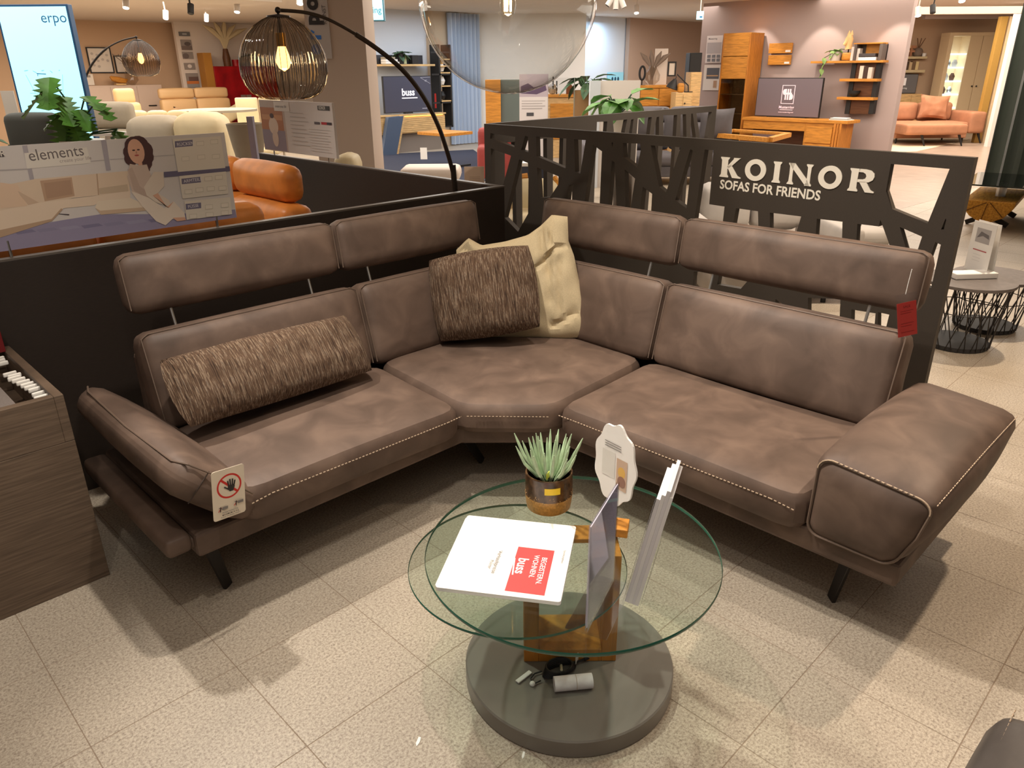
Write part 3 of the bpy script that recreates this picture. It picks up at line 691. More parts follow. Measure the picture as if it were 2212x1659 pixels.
# binder lying flat: its spine is to the left, its top points right
bl, br, tl = P(940, 1276, 'Z', zt), P(1211, 1309, 'Z', zt), P(995, 1118, 'Z', zt)
M, w, h = quad_frame(bl, br, tl); M = M @ tr(0, -.011, 0)
t = thing('binder', 'white ring binder with a red store logo square lying on the glass top', 'binder', M)
part('cover', G().prism(rrect(w, h, .008), 0, .011), mat('binder_white', rgb(246, 242, 236), .35, spec=.5), t, bevel=.002)
s = Sheet(-.0005); RB = C(214, 74, 72)
ex = lambda x, y: (lambda q: (q.x, q.z))(M.inverted() @ P(x, y, 'Z', zt+.011))
s.poly([ex(1120, 1181), ex(1198, 1190), ex(1176, 1287), ex(1090, 1276)], RB)
WH = C(250, 244, 240)
a = ex(1122, 1205); s.text('buss', a[0], a[1], h*.115, WH, .02, 1, ang=-90); s.line(*ex(1112, 1206), *ex(1107, 1242), .004, WH)
a = ex(1160, 1195); s.text('WOHNEN.', a[0]-.004, a[1]-.01, h*.06, WH, .01, ang=-90); a = ex(1175, 1205); s.text('BEGEISTERN.', a[0]-.004, a[1], h*.06, WH, .01, ang=-90)
a = ex(1078, 1190); s.text('Verkaufspreise', a[0], a[1], h*.05, GREY, ang=-90); a = ex(1060, 1210); s.text('Polster', a[0], a[1], h*.04, GREY, ang=-90)
a = ex(1218, 1190); s.text('Einrichtungshaus', a[0], a[1], h*.026, GREY, ang=-90)
s.done(t)
part('spine', G().rbox((-.004, .001, .01), (.010, .0105, h-.01), .004, 3), mat('binder_white', (1, 1, 1)), t)
# potted succulent
pc = P(1185, 1092, 'Z', zt); t = thing('potted_succulent', 'brown glazed pot with a pale green finger-leaved succulent and yellow sticker', 'plant', tr(*pc))
glaze = ramp_mat('two_tone_glaze', [(.40, rgb(60, 38, 20)), (.6, rgb(98, 70, 44))], 40, (1, 1, .6), .25, 5, spec=.6)
glaze2 = mat('ochre_glaze', rgb(176, 130, 62), .35, noise_s=120, noise_a=.25, spec=.5)
PR, PH = .069, .118
part('pot', G().lathe([(PR*.86, .0), (PR*.93, .004), (PR*.97, .02), (PR, .045), (PR, .048)], n=36), glaze2, t)
part('pot_rim', G().lathe([(PR, .048), (PR, PH-.002), (PR*.98, PH), (PR*.93, PH), (PR*.92, PH-.02), (.01, PH-.021)], n=36), [glaze], t)
sp = G()
for k in range(110):
    a = random.random()*2*pi; zz = .044+random.random()**2*.02; sp.ball((PR*1.002*cos(a), PR*1.002*sin(a), zz), .0013, 5, 4)
part('speckle', sp, mat('speckle_cream', rgb(196, 158, 104), .5), t, kind='stuff')
leafm = mat('succulent_green', rgb(182, 204, 166), .55, noise_s=40, noise_a=.15)
part('soil', G().lathe([(0.001, PH-.018), (PR*.9, PH-.018)], n=24), mat('soil', rgb(46, 34, 26), .95), t)
for k in range(30):
    a = 2*pi*k*.381966; rr = .006+.034*sqrt(k/30); L = .105+.04*random.random(); out_ = .22+.9*(k/34)*random.uniform(.6, 1.1)
    b0 = V((rr*cos(a)*.9, rr*sin(a)*.9, PH-.02)); d = V((cos(a)*out_, sin(a)*out_, 1)).normalized(); b1 = b0+d*L*.5; b2 = b0+(d+V((0, 0, .25))).normalized()*L
    part('leaf', G().tube([b0, b0.lerp(b1, .5), b1, b1.lerp(b2, .6), b2], [.004, .0050, .0050, .0040, .0012], 6), leafm, t)
sd = (EYE-pc); sd.z = 0; sd.normalize(); sd = Matrix.Rotation(radians(9), 4, 'Z') @ sd
stk = Matrix(((-sd.y, -sd.x, 0, 0), (sd.x, -sd.y, 0, 0), (0, 0, 1, 0), (0, 0, 0, 1)))
g = G(); n = 6
for k in range(n):
    A = [(-.33+.66*(k+e)/n) for e in (0, 1)]
    g.add([stk @ V((sin(q)*PR*1.012, -cos(q)*PR*1.012, z)) for z in (.076, .097) for q in A], [(0, 1, 3, 2)])
part('price_sticker', g, mat('yellow_sticker', rgb(240, 204, 40), .5), t, smooth=False, label='yellow price sticker')
part('care_label', G().box((-.045, -.012, PH-.005), (-.025, -.010, PH+.014), rot('Z', 20)), mat('yellow_label', rgb(232, 226, 90), .5), t)
# acrylic sign holders on the glass
nb, fb = P(1266, 1366, 'Z', zt+.002), P(1324, 1254, 'Z', zt+.002)
HP = Plane('V', 0, nb, fb-nb); L = (fb-nb).length; zt1 = HP.hz(1279, 1134)[1]
t = thing('acrylic_sign_stand', 'clear acrylic upright sign stand holding a sheet seen edge-on', 'sign', HP.M @ tr(0, 0, zt), 'table sign holders')
part('sheet', G().box((.004, -.0012, .012), (L-.004, .0012, zt1-zt)), mat('lilac_paper', rgb(205, 200, 212), .4), t)
part('cover_pane', G().box((0, -.003, .004), (L, -.0026, zt1-zt+.004)).box((0, .0026, .004), (L, .003, zt1-zt+.004)), acrylic, t)
part('foot_plate', G().box((-.005, -.05, .0005), (L+.005, .05, .003)), acrylic, t)
nb = P(1366, 1312, 'Z', zt+.003); nrm = ray(1366, 1312).cross(ray(1464, 1006)).normalized()   # holder leans back to the right, seen from its side
hd = nrm.cross(V((0, 0, 1))).normalized(); hd = hd if hd.dot(FH) > 0 else -hd
sl = hd.cross(nrm).normalized(); sl = sl if sl.z > 0 else -sl
yv = sl.cross(hd).normalized()
HM = Matrix(((hd.x, yv.x, sl.x, nb.x), (hd.y, yv.y, sl.y, nb.y), (hd.z, yv.z, sl.z, nb.z), (0, 0, 0, 1)))
t = thing('brochure_holder', 'slanted clear acrylic holder packed with white brochures on the right of the glass top', 'holder', HM, 'table sign holders')
L = .16; z1 = .335
for k in range(4): part('brochure', G().box((.004, -.012+k*.0085, .006), (L-.004, -.0037+k*.0085, z1-.014*abs(k-1))), mat('brochure_white_%d' % (k % 2), rgb(238-10*(k % 2), 234-10*(k % 2), 232-6*(k % 2)), .4), t)
part('front_pane', G().box((0, -.017, .0), (L, -.0155, z1*.38)), acrylic, t); part('back_pane', G().box((0, .024, .0), (L, .0255, z1*.9)), acrylic, t)
# scalloped sign on a wooden block
fc = P(1322, 1146, 'Z', zt); t = thing('scalloped_sign', 'white scalloped display board on a small oak block behind the acrylic stand', 'sign', tr(*fc))
BM = Matrix(((RH.x, FH.x, 0, 0), (RH.y, FH.y, 0, 0), (0, 0, 1, 0), (0, 0, 0, 1))) @ rot('Z', -14)
part('block', G().box((-.045, -.03, .0), (.045, .03, .026), BM), oak_honey, t, bevel=.002)
# the board is turned well to the side, so it shows as a narrow oval
BP = Plane('V', 0, fc, Matrix.Rotation(radians(-52), 3, 'Z') @ RH)
bh0 = BP.hz(1296, 1010)[0]; bh1 = BP.hz(1368, 1010)[0]; bz0 = BP.hz(1345, 1098)[1]; bz1 = BP.hz(1312, 908)[1]
cx, cz, rx, rz = .0, (bz0+bz1)/2-zt, max(.075, (bh1-bh0)/2), (bz1-bz0)/2
BL = Matrix.Translation(-fc) @ Matrix.Translation(V((0, 0, zt))) @ BP.M
oc = [(cx+rx*(1+.045*cos(9*a))*cos(a), cz+rz*(1+.045*cos(9*a))*sin(a)) for a in [2*pi*k/72 for k in range(72)]]
part('board', G().prism(oc, -.003, .003, BL), mat('board_white', rgb(246, 242, 234), .6), t, smooth=False)
s = Sheet(-.0036); s.rect(cx-rx*.62, cz-rz*.35, cx+rx*.02, cz+rz*.3, C(226, 222, 212)); s.rect(cx+rx*.1, cz-rz*.55, cx+rx*.62, cz+rz*.22, C(206, 176, 150)); s.oval(cx+rx*.36, cz-rz*.1, rx*.18, rz*.14, C(226, 180, 90)); s.oval(cx+rx*.38, cz-rz*.33, rx*.2, rz*.14, C(150, 110, 90))
for k in range(3): s.rect(cx-rx*.5, cz+rz*(.40+.06*k), cx+rx*.3, cz+rz*(.42+.06*k), GREY)
for v in range(len(s.g.v)): s.g.v[v] = BL @ s.g.v[v]
s.done(t)
part('prop', G().bar((0, 0, .02), (0, .0, cz-rz*.8), .012, .006, up=(1, 0, 0)), mat('prop_card', rgb(226, 214, 190), .7), t)
# cable bundle and paper roll on the foot disc
zb = .0565
def on(x, y, z): return P(x, y, 'Z', zb+z)
t = thing('paper_roll', 'white rolled-up manual with a rubber band lying on the grey foot disc', 'paper roll', tr(*on(1238, 1478, 0)))
a, b = on(1197, 1478, .02), on(1279, 1470, .02)
part('roll', G().tube([a, b], .0205, 20), mat('roll_paper', rgb(226, 220, 222), .8, noise_s=60, noise_a=.05), t, True)
part('rubber_band', G().tube([a.lerp(b, .56), a.lerp(b, .58)], .0212, 20), mat('band', rgb(196, 180, 170), .7), t, True)
t = thing('cable_bundle', 'coiled black power cable with a tie and white tag on the foot disc', 'cable', tr(*on(1200, 1450, 0)))
g = G(); blackp = mat('black_plastic', rgb(22, 21, 22), .45)
cc, ra, rb = on(1208, 1445, .012), RH*.045+FH*.022, FH*.016-RH*.01
for k in range(6):
    g.tube([cc+ra*cos(q)*(1-.05*k)+rb*sin(q)*(1+.1*k)+V((0, 0, .004*k-.007)) for q in [2*pi*i/20 for i in range(21)]], .0032, 6)
g.tube([on(1240, 1432, .01), on(1262, 1424, .01), on(1275, 1418, .012), on(1294, 1411, .012)], .0034, 6)
g.tube([on(1170, 1450, .006), on(1155, 1455, .005), on(1146, 1466, .005), on(1152, 1478, .004), on(1168, 1470, .005)], .0022, 6)
part('cord', g, blackp, t, True)
part('plug', G().tube([on(1262, 1424, .010), on(1287, 1413, .012)], [.006, .004], 8), blackp, t, True)
part('cable_tie', G().tube([on(1212, 1436, .004), on(1213, 1447, .024)], .004, 6), mat('tie_cream', rgb(220, 210, 180), .6), t, True)
part('tag', G().rbox(on(1113, 1472, .001), on(1150, 1452, .006), .002, 2), paper, t, True)
part('clip', G().ball(on(1150, 1477, .006), .008, 8, 6), paper, t, True)
part('label_flag', G().box((-.009, -.001, 0), (.009, .001, .026), tr(*on(1246, 1430, .008)) @ rot('Z', 20)), paper, t, True)
# ================================================================ sample cabinet at the left
cab = thing('sample_cabinet', 'grey-brown wood cabinet with a tray of fabric swatches at the left edge', 'cabinet', tr(0, 2.8, 0))
X1, Y0, Y1, ZC = .512, 2.53, 3.18, .69
part('body', G().box((-1.3, Y0, .0), (X1, Y1, .53)), greywood, cab, True, bevel=.002)
part('side_panel', G().box((X1-.028, Y0, .53), (X1, Y1, ZC)), greywood, cab, True, bevel=.002)
part('front_panel', G().box((-1.3, Y0, .53), (X1-.028, Y0+.028, ZC)), greywood, cab, True, bevel=.002)
part('back_panel', G().box((-1.3, Y1-.028, .53), (X1-.028, Y1, ZC)), greywood, cab, True, bevel=.002)
part('rail', G().tube([(X1-.14, Y0+.03, .655), (X1-.14, Y1-.03, .655)], .006, 8), chrome, cab, True)
tagm = mat('swatch_tab', rgb(238, 232, 222), .5)
g = G().box((-.5, 2.57, .585), (.40, 2.86, .662)); single('fabric_swatch_book', g, mat('grey_fabric', rgb(122, 112, 106), .9, noise_s=300, noise_a=.1), 'grey fabric swatch book lying in the cabinet tray', 'swatch book', bevel=.004)
pts = [(98, 856), (93, 848), (85, 839), (76, 834), (68, 829), (59, 824), (49, 819), (40, 815), (40, 810), (30, 806)]
for k, (px, py) in enumerate(pts):
    c = P(px, py, 'Z', .672); g = G().rbox((-.021, -.0045, -.008), (.021, .0045, .008), .004, 3)
    single('swatch_hanger', g, tagm, 'white swatch hanger tab, %s from the near corner of the cabinet tray' % ('first', 'second', 'third', 'fourth', 'fifth', 'sixth', 'seventh', 'eighth', 'ninth', 'tenth')[k], 'hanger', tr(c.x-.012, c.y, .672) @ rot('Z', 4+(k*7 % 5)), 'swatch hangers in the cabinet tray')
for k, (px, py) in enumerate([(12, 784), (6, 779), (4, 774)]):
    c = P(px, py, 'Z', .672); g = G().rbox((-.025, -.0045, -.008), (.021, .0045, .008), .004, 3)
    single('swatch_hanger', g, tagm, 'white swatch hanger tab in the far group of three, %s one' % ('nearest', 'middle', 'farthest')[k], 'hanger', tr(c.x-.012, c.y, .672) @ rot('Z', 3), 'swatch hangers in the cabinet tray')
a = P(8, 745, 'Y', 3.12); single('red_folder', G().box((a.x-.2, 3.11, ZC), (a.x, 3.14, ZC+.10)), mat('dark_red', rgb(112, 20, 22), .5), 'dark red folder standing at the back of the sample cabinet', 'folder', bevel=.002)
# ================================================================ grey seat in the near right corner
t = thing('grey_seat', 'dark grey leather seat corner with pale seams at the lower right', 'seat', tr(1.25, -.25, 0))
grey_leather = mat('grey_leather', rgb(84, 78, 74), .42, noise_s=12, noise_a=.12, bump=.05, bump_s=90)
part('cushion', G().rbox((.85, -.7, .06), (1.56, .128, .40), .055, 7, (.01, .012, .018)), grey_leather, t, True)
g = G()
for k in range(40): g.tube([(.9+k*.0165, .098, .392+.0005*k*0), (.911+k*.0165, .098, .392)], .0013, 4)
for k in range(7): g.tube([(1.548-.002*k, .10-.004*k, .385-.013*k), (1.551-.002*k, .097-.004*k, .377-.013*k)], .0013, 4)
part('stitch_line', g, stitch, t, True)
for x, y in ((.95, 0), (1.48, .05), (1.48, -.6), (.95, -.6)): part('leg', G().tube([(x, y, 0), (x, y, .07)], .02, 8), black_steel, t, True)
for k, (px, py, sz) in enumerate(((900, 1613, .012), (1129, 1640, .009))):
    single('paper_scrap', G().prism([(0, 0), (sz, .3*sz), (sz*2.2, sz*1.2), (sz*1.9, sz*1.7), (.4*sz, sz*.8)], -.0014, -.0004, PLAN), paper, ('larger', 'smaller')[k]+' white paper scrap lying on the tile floor at the front', 'paper scrap', tr(*P(px, py, 'Z', 0)))
# ================================================================ arc floor lamps
def arc_lamp(label, pl, pts, shade, R, foot, group, scale=1.0, glass=smoke):
    """pts: arc in plane coordinates (h, z) from the shade end to the pole; shade = (h, ztop, zbottom)"""
    t = thing('arc_floor_lamp', label, 'lamp', pl.at(foot, 0), group); Mi = tr(-foot, 0, 0)
    n = len(pts); P3 = []
    for i in range(n-1):     # smooth through the points
        p_, a, b, c = [V(pts[max(0, min(n-1, j))]) for j in (i-1, i, i+1, i+2)]
        for k in range(5):
            u = k/5; q = .5*((2*a)+(b-p_)*u+(2*p_-5*a+4*b-c)*u*u+(3*a-p_-3*b+c)*u**3); P3.append((q.x, 0, q.y))
    P3.append((pts[-1][0], 0, pts[-1][1]))
    m1 = len(P3)//3
    part('arm', G().tube(P3[:m1+1], .008*scale, 8, M=Mi), lampm, t); part('bow', G().tube(P3[m1:], .0125*scale, 8, M=Mi), lampm, t)
    part('pole', G().tube([(pts[-1][0], 0, pts[-1][1]+.05), (foot, 0, .03)], .017*scale, 10, M=Mi), lampm, t)
    part('base', G().lathe([(.001, 0), (.17*scale, 0), (.17*scale, .03), (.001, .032)], (0, 0, 0), 32), lampm, t)
    hx, z1, z0 = shade; H = z1-z0
    prof = [(.42, 0), (.62, .02), (.80, .08), (.93, .18), (.99, .30), (1, .42), (.97, .54), (.89, .66), (.76, .78), (.58, .88), (.38, .95), (.24, .985)]
    part('shade', G().lathe([(r*R, z0+q*H) for r, q in prof], (hx, 0, 0), 330, M=Mi, rib=(55, .010), cap=False), glass, t)
    rg = G()
    for k in range(44):
        a = 2*pi*k/44; rg.tube([(hx+r*R*1.004*cos(a), r*R*1.004*sin(a), z0+q*H) for r, q in prof], .0012*R/.19, 4, False, M=Mi)
    part('rib_lines', rg, ribm, t, kind='stuff')
    part('cap', G().lathe([(.27*R, z0+.975*H), (.26*R, z0+H), (.05*R, z0+1.02*H)], (hx, 0, 0), 24, M=Mi), lampm, t)
    part('stem', G().tube([(hx, 0, z0+H*.78), (pts[0][0], 0, pts[0][1])], .006*scale, 8, M=Mi), lampm, t)
    part('knuckle', G().ball((pts[0][0], 0, pts[0][1]), .014*scale, 10, 8, M=Mi), lampm, t)
    part('socket', G().tube([(hx, 0, z0+H*.64), (hx, 0, z0+H*.80)], .022*R/.19, 14, M=Mi), brass, t)
    part('bulb', G().lathe([(.001, z0+H*.34), (.022*R/.19, z0+H*.38), (.033*R/.19, z0+H*.45), (.028*R/.19, z0+H*.54), (.017*R/.19, z0+H*.64)], (hx, 0, 0), 18, M=Mi), amber, t)
    l = bpy.data.lights.new('lamp_glow', 'POINT'); l.energy = 2.0; l.color = (1, .66, .32); l.shadow_soft_size = .03
    lo = link(bpy.data.objects.new('lamp_glow', l)); lo.location = pl.at(hx, z0+H*.46).translation+V((0, 0, -.1*H))
    return t
ribm = thin_glass('rib_glass', (.42, .39, .36), 1.7, 1.0); lampm = mat('gunmetal', rgb(60, 52, 46), .4, metal=.6); brass = mat('brass', rgb(178, 128, 50), .3, metal=.9)
amber = mat('amber_bulb', rgb(255, 188, 104), .3, emit=6.0)
pl = Plane('Y', 3.43); pz = lambda l: [pl.hz(*p) for p in l]
hzs = pl.hz(612, 130); Rn = (pl.hz(696, 130)[0]-pl.hz(530, 130)[0])/2
arc_lamp('near arc floor lamp with a smoked ribbed glass shade and amber bulb', pl, pz([(600, 22), (665, 28), (722, 48), (800, 95), (868, 150), (915, 210), (948, 275), (968, 335), (979, 375)]), (hzs[0], pl.hz(602, 34)[1], pl.hz(618, 214)[1]), Rn, pl.hz(983, 400)[0]+.05, 'arc floor lamps')
# ================================================================ hanging glass globe
gc = P(1097, -2, 'D', 3.4); RG = .360
t = thing('globe_pendant', 'huge clear blown-glass globe pendant lamp hanging over the sofa corner', 'lamp', tr(*gc))
g = G().ball((0, 0, 0), RG, 56, 32)
for k, p in enumerate(g.v): g.v[k] = p*(1+.012*noise.noise(p*6)+.004*noise.noise(p*19))
part('globe', g, thin_glass('blown_glass', (.965, .97, .96), 1.5, 1.35), t)
part('cap', G().lathe([(.05, RG*.985), (.055, RG+.02), (.02, RG+.05)], n=24), brass, t)
part('cord', G().tube([(0, 0, RG+.05), (0, 0, 2.82-gc.z)], .004, 6), blackp, t)
part('socket', G().tube([(0, 0, .06), (0, 0, RG)], .016, 12), brass, t)
bulb = part('bulb', G().lathe([(.001, -.065), (.025, -.055), (.034, -.02), (.028, .03), (.014, .065)], n=18), thin_glass('bulb_glass', (.97, .95, .9), 1.4, 1), t)
fil = G()
for k in range(5): a = 2*pi*k/5; fil.tube([(.014*cos(a), .014*sin(a), -.045), (.014*cos(a), .014*sin(a), .035)], .0028, 6)
part('filament', fil, mat('filament', rgb(255, 214, 150), .4, emit=30), bulb)
l = bpy.data.lights.new('globe_glow', 'POINT'); l.energy = 4; l.color = (1, .75, .45); l.shadow_soft_size = .04
lo = link(bpy.data.objects.new('globe_glow', l)); lo.location = gc+V((0, 0, -.1))
# ================================================================ orange recliner sofa behind the partition
orange = mat('orange_leather', rgb(212, 132, 58), .45, noise_s=9, noise_a=.12, bump=.03, bump_s=120)
t = thing('orange_sofa', 'orange leather corner sofa with puffy headrests behind the low black partition', 'sofa', tr(2.3, 4.2, 0))
for a, b in ((3.92, 4.58), (4.60, 5.27), (5.29, 5.95)):
    part('headrest', G().rbox((2.10, a, .93), (2.24, b, 1.135), .06, 6, (.02, .006, .01), tr(0, 0, 0)), orange, t, True)
    part('back_cushion', G().rbox((2.04, a-.07, .45), (2.24, b-.03, .925), .06, 6, (.03, .01, .01)), orange, t, True)
    part('seat_cushion', G().rbox((1.45, a-.02, .26), (2.06, b, .47), .06, 5, (.01, .01, .02)), orange, t, True)
for a, b in ((-1.3, -.55), (-.53, .22), (.24, .95), (.97, 1.7)):
    part('back_cushion', G().rbox((a, 3.36, .45), (b, 3.53, 1.055), .06, 6, (.01, .02, .01)), orange, t, True)
    part('seat_cushion', G().rbox((a, 3.53, .26), (b, 4.1, .47), .06, 5, (.01, .01, .02)), orange, t, True)
part('base', G().box((-1.3, 3.36, .06), (1.44, 4.06, .26)).box((1.45, 3.36, .06), (2.24, 5.95, .26)), orange, t, True, bevel=.02)
# ================================================================ printed sofa poster on the partition
pl = Plane('Y', 3.225); h0 = pl.hz(-260, 440)[0]; h1 = pl.hz(498, 378)[0]; z1 = pl.hz(486, 286)[1]; z0 = pl.hz(512, 469)[1]
t = thing('sofa_poster', 'wide printed poster of a cream living room standing on the low partition', 'poster', pl.at(h0, 1.0))
W_, H_ = h1-h0, z1-z0; zo = z0-1.0
part('panel', G().box((0, 0, zo), (W_, .006, zo+H_)), mat('poster_face', rgb(214, 206, 200), .45), t)
for px, py in ((24, 550), (470, 484)):
    hh = pl.hz(px, py)[0]-h0; part('post', G().tube([(hh, .004, -.0), (hh, .004, zo+.03)], .006, 8), chrome, t)
Z6 = lambda x, y: (lambda q: (min(W_-.0, q[0]-h0), q[1]-1.0))(pl.hz(.25316*x, 260+.25316*y))
s = Sheet(-.0006, .00005)
pp = lambda pts, col: s.poly([Z6(*p) for p in pts], col)
pp([(-900, 1090), (-900, 1290), (0, 1122), (2022, 828), (2005, 760), (1500, 800), (860, 800), (540, 850), (250, 900), (0, 930)], C(150, 142, 168))
for k in range(9): x = 120+k*190; pp([(x, 960-.09*x), (x+150, 940-.09*x), (x+190, 960-.09*x), (x+30, 985-.09*x)], C(128+(k % 3)*14, 122+(k % 3)*14, 150+(k % 3)*12))
pp([(-300, 500), (0, 420), (240, 410), (240, 420), (0, 432), (-300, 512)], C(180, 172, 170)); pp([(770, 345), (900, 335), (900, 341), (770, 352)], C(188, 180, 178)); pp([(940, 330), (1510, 290), (1510, 297), (940, 337)], C(188, 180, 178))
pp([(860, 170), (905, 168), (945, 425), (905, 430)], C(170, 162, 168)); pp([(188, 215), (230, 212), (310, 600), (275, 605)], C(172, 164, 168))
pp([(205, 280), (740, 230), (775, 365), (230, 412)], C(226, 218, 206))
a = Z6(250, 348); s.text('elements', a[0], a[1], .056, C(110, 100, 98), 0, .92, ang=2.0); a = Z6(510, 362); s.text('create your life', a[0], a[1], .018, C(170, 156, 150), ang=2)
a = Z6(668, 262); s.text('o', a[0], a[1], .02, C(150, 140, 136)); pp([(-60, 270), (30, 262), (36, 310), (-60, 320)], C(84, 76, 74)); a = Z6(-4, 308); s.text('R', a[0]+.002, a[1], .03, C(226, 218, 206), .01)
CR, CR2, CR3 = C(222, 198, 172), C(206, 178, 150), C(188, 158, 130)
pp([(-700, 620), (0, 560), (300, 500), (820, 455), (1100, 430), (1110, 660), (830, 640), (640, 660), (340, 720), (-700, 900)], CR)
pp([(-700, 840), (0, 770), (350, 700), (840, 640), (1110, 600), (1110, 660), (860, 690), (800, 725), (540, 750), (440, 850), (0, 950), (-700, 1080)], C(230, 208, 184))
pp([(830, 690), (1110, 660), (1280, 740), (1240, 770), (860, 805), (810, 745)], C(232, 214, 190)); pp([(810, 745), (855, 770), (1240, 740), (1240, 770), (860, 805)], CR2)
pp([(-700, 1080), (0, 935), (440, 840), (520, 750), (535, 760), (440, 860), (0, 1000), (-700, 1170)], CR3); pp([(500, 795), (590, 800), (588, 810), (500, 800)], C(70, 60, 66))
pp([(340, 515), (610, 485), (636, 645), (380, 690)], C(190, 156, 128)); pp([(372, 535), (600, 508), (618, 630), (398, 668)], C(178, 144, 118))
pp([(835, 580), (1085, 545), (1095, 605), (850, 628)], C(200, 178, 152)); pp([(0, 530), (150, 550), (230, 730), (0, 750)], C(224, 194, 166)); pp([(150, 600), (330, 700), (240, 722), (170, 640)], C(206, 178, 152))
pp([(820, 455), (830, 455), (845, 635), (835, 637)], CR3)
HAIR, SKIN, KNIT, PANT = C(78, 48, 46), C(222, 172, 144), C(206, 184, 168), C(224, 208, 190)
for (x, y, r) in ((1150, 225, 50), (1185, 215, 48), (1120, 275, 40), (1225, 255, 46), (1245, 310, 38), (1115, 330, 32), (1235, 360, 36), (1230, 410, 28)):
    q = Z6(x, y); s.oval(q[0], q[1], r*.00078, r*.00078, HAIR, 14)
pp([(1175, 330), (1205, 325), (1215, 390), (1180, 395)], SKIN)
q = Z6(1160, 265); s.oval(q[0], q[1], .031, .047, SKIN, 20)
for dx, dy in ((1138, 255), (1178, 250)): q = Z6(dx, dy); s.oval(q[0], q[1], .006, .003, HAIR, 8)
q = Z6(1165, 298); s.oval(q[0], q[1], .009, .0035, C(178, 86, 78), 8); pp([(1157, 262), (1163, 262), (1168, 282), (1156, 284)], C(190, 132, 104))
pp([(1105, 370), (1180, 385), (1250, 375), (1285, 470), (1250, 560), (1240, 640), (1130, 620), (1085, 480)], KNIT)
pp([(1088, 420), (1125, 400), (1190, 560), (1300, 640), (1270, 665), (1140, 600)], C(194, 170, 154))
pp([(1225, 570), (1310, 440), (1390, 440), (1400, 560), (1345, 620), (1440, 680), (1460, 740), (1330, 700), (1250, 640)], PANT)
pp([(1110, 600), (1270, 660), (1400, 750), (1480, 690), (1570, 790), (1580, 830), (1470, 840), (1410, 895), (1330, 860), (1210, 730)], C(232, 216, 198))
pp([(1300, 640), (1345, 620), (1420, 740), (1480, 690), (1440, 745)], SKIN); pp([(1470, 830), (1575, 825), (1585, 850), (1510, 860)], SKIN)
SL = C(118, 112, 132)
pp([(1395, 440), (1960, 390), (1970, 432), (1400, 485)], C(106, 100, 124))
for (A, B_, Cc, D, lab, ll) in (((1470, 160), (1880, 135), (1920, 405), (1515, 440), 'RÜCKEN', (1488, 178, 1640, 165, 1642, 218, 1490, 232)), ((1525, 475), (1925, 435), (1945, 625), (1555, 668), 'ARMTEILE', (1545, 498, 1705, 480, 1712, 528, 1548, 545)), ((1570, 690), (1960, 655), (1978, 800), (1590, 848), 'FÜSSE', (1580, 712, 1712, 700, 1714, 748, 1584, 762))):
    pp([A, B_, Cc, D], C(226, 216, 200)); L4 = [(ll[0], ll[1]), (ll[2], ll[3]), (ll[4], ll[5]), (ll[6], ll[7])]; pp(L4, SL)
    q = Z6(ll[6]+18, ll[7]-12); s.text(lab, q[0], q[1], .018, C(226, 220, 220), ang=2)
for (x, y) in ((1670, 180), (1790, 165), (1545, 310), (1680, 295), (1805, 290), (1740, 480), (1830, 468), (1570, 590), (1665, 575), (1760, 565), (1860, 560), (1745, 720), (1880, 705), (1610, 800), (1750, 785), (1880, 770)):
    pp([(x, y), (x+66, y-5), (x+68, y+34), (x+2, y+39)], C(206, 196, 178)); pp([(x+4, y+4), (x+62, y), (x+64, y+30), (x+6, y+35)], C(230, 220, 204))
s.done(t, 'printed_picture')
# white spec panel on the second partition
pl = Plane('X', 3.085); h0, h1 = pl.hz(566, 270)[0], pl.hz(722, 280)[0]; z1 = pl.hz(640, 219)[1]; z0 = pl.hz(650, 333)[1]
t = thing('spec_panel', 'white spec poster with a small sofa photo standing on the rear partition', 'poster', pl.at(h0, 1.0)); W_, H_, zo = h1-h0, z1-z0, z0-1.0
part('panel', G().box((0, 0, zo), (W_, .02, zo+H_)), mat('poster_face', (1, 1, 1)), t)
for q in (.12, .88): part('post', G().tube([(W_*q, .01, 0), (W_*q, .01, zo+.02)], .006, 8), chrome, t)
s = Sheet(-.0006); r_ = lambda a, b, c, d, col: s.rect(W_*a, zo+H_*b, W_*c, zo+H_*d, col)
r_(0, 0, 1, 1, C(214, 206, 200)); r_(0, 0, .36, 1, C(196, 178, 166)); r_(0, .02, .34, .42, C(150, 136, 148)); r_(0, .42, .33, .86, C(184, 122, 78)); r_(.02, .62, .32, .72, C(206, 150, 104))
s.oval(W_*.18, zo+H_*.5, W_*.07, H_*.17, C(222, 200, 180)); s.oval(W_*.19, zo+H_*.26, W_*.045, H_*.17, C(216, 194, 176)); s.oval(W_*.17, zo+H_*.70, W_*.03, H_*.05, C(90, 60, 50))
r_(.22, .80, .44, .98, C(226, 220, 212)); r_(.82, .86, .97, .94, C(70, 64, 60)); s.text('KOINOR', W_*.835, zo+H_*.875, .032, C(230, 224, 214), .01, .7)
r_(.76, .6, .83, .645, C(90, 80, 84)); r_(.85, .605, .98, .65, C(176, 40, 48)); r_(.92, .605, .98, .65, C(60, 50, 56))
s.text('create your life', W_*.24, zo+H_*.87, .028, GREY)
for k in range(9): r_(.44, .78-.075*k, .62+.03*(k % 3), .79-.075*k, C(186, 178, 172)); r_(.68, .5-.05*k if k < 8 else .1, .95-.03*(k % 2), .507-.05*k if k < 8 else .107, C(192, 184, 178))
s.done(t, 'printed_picture')
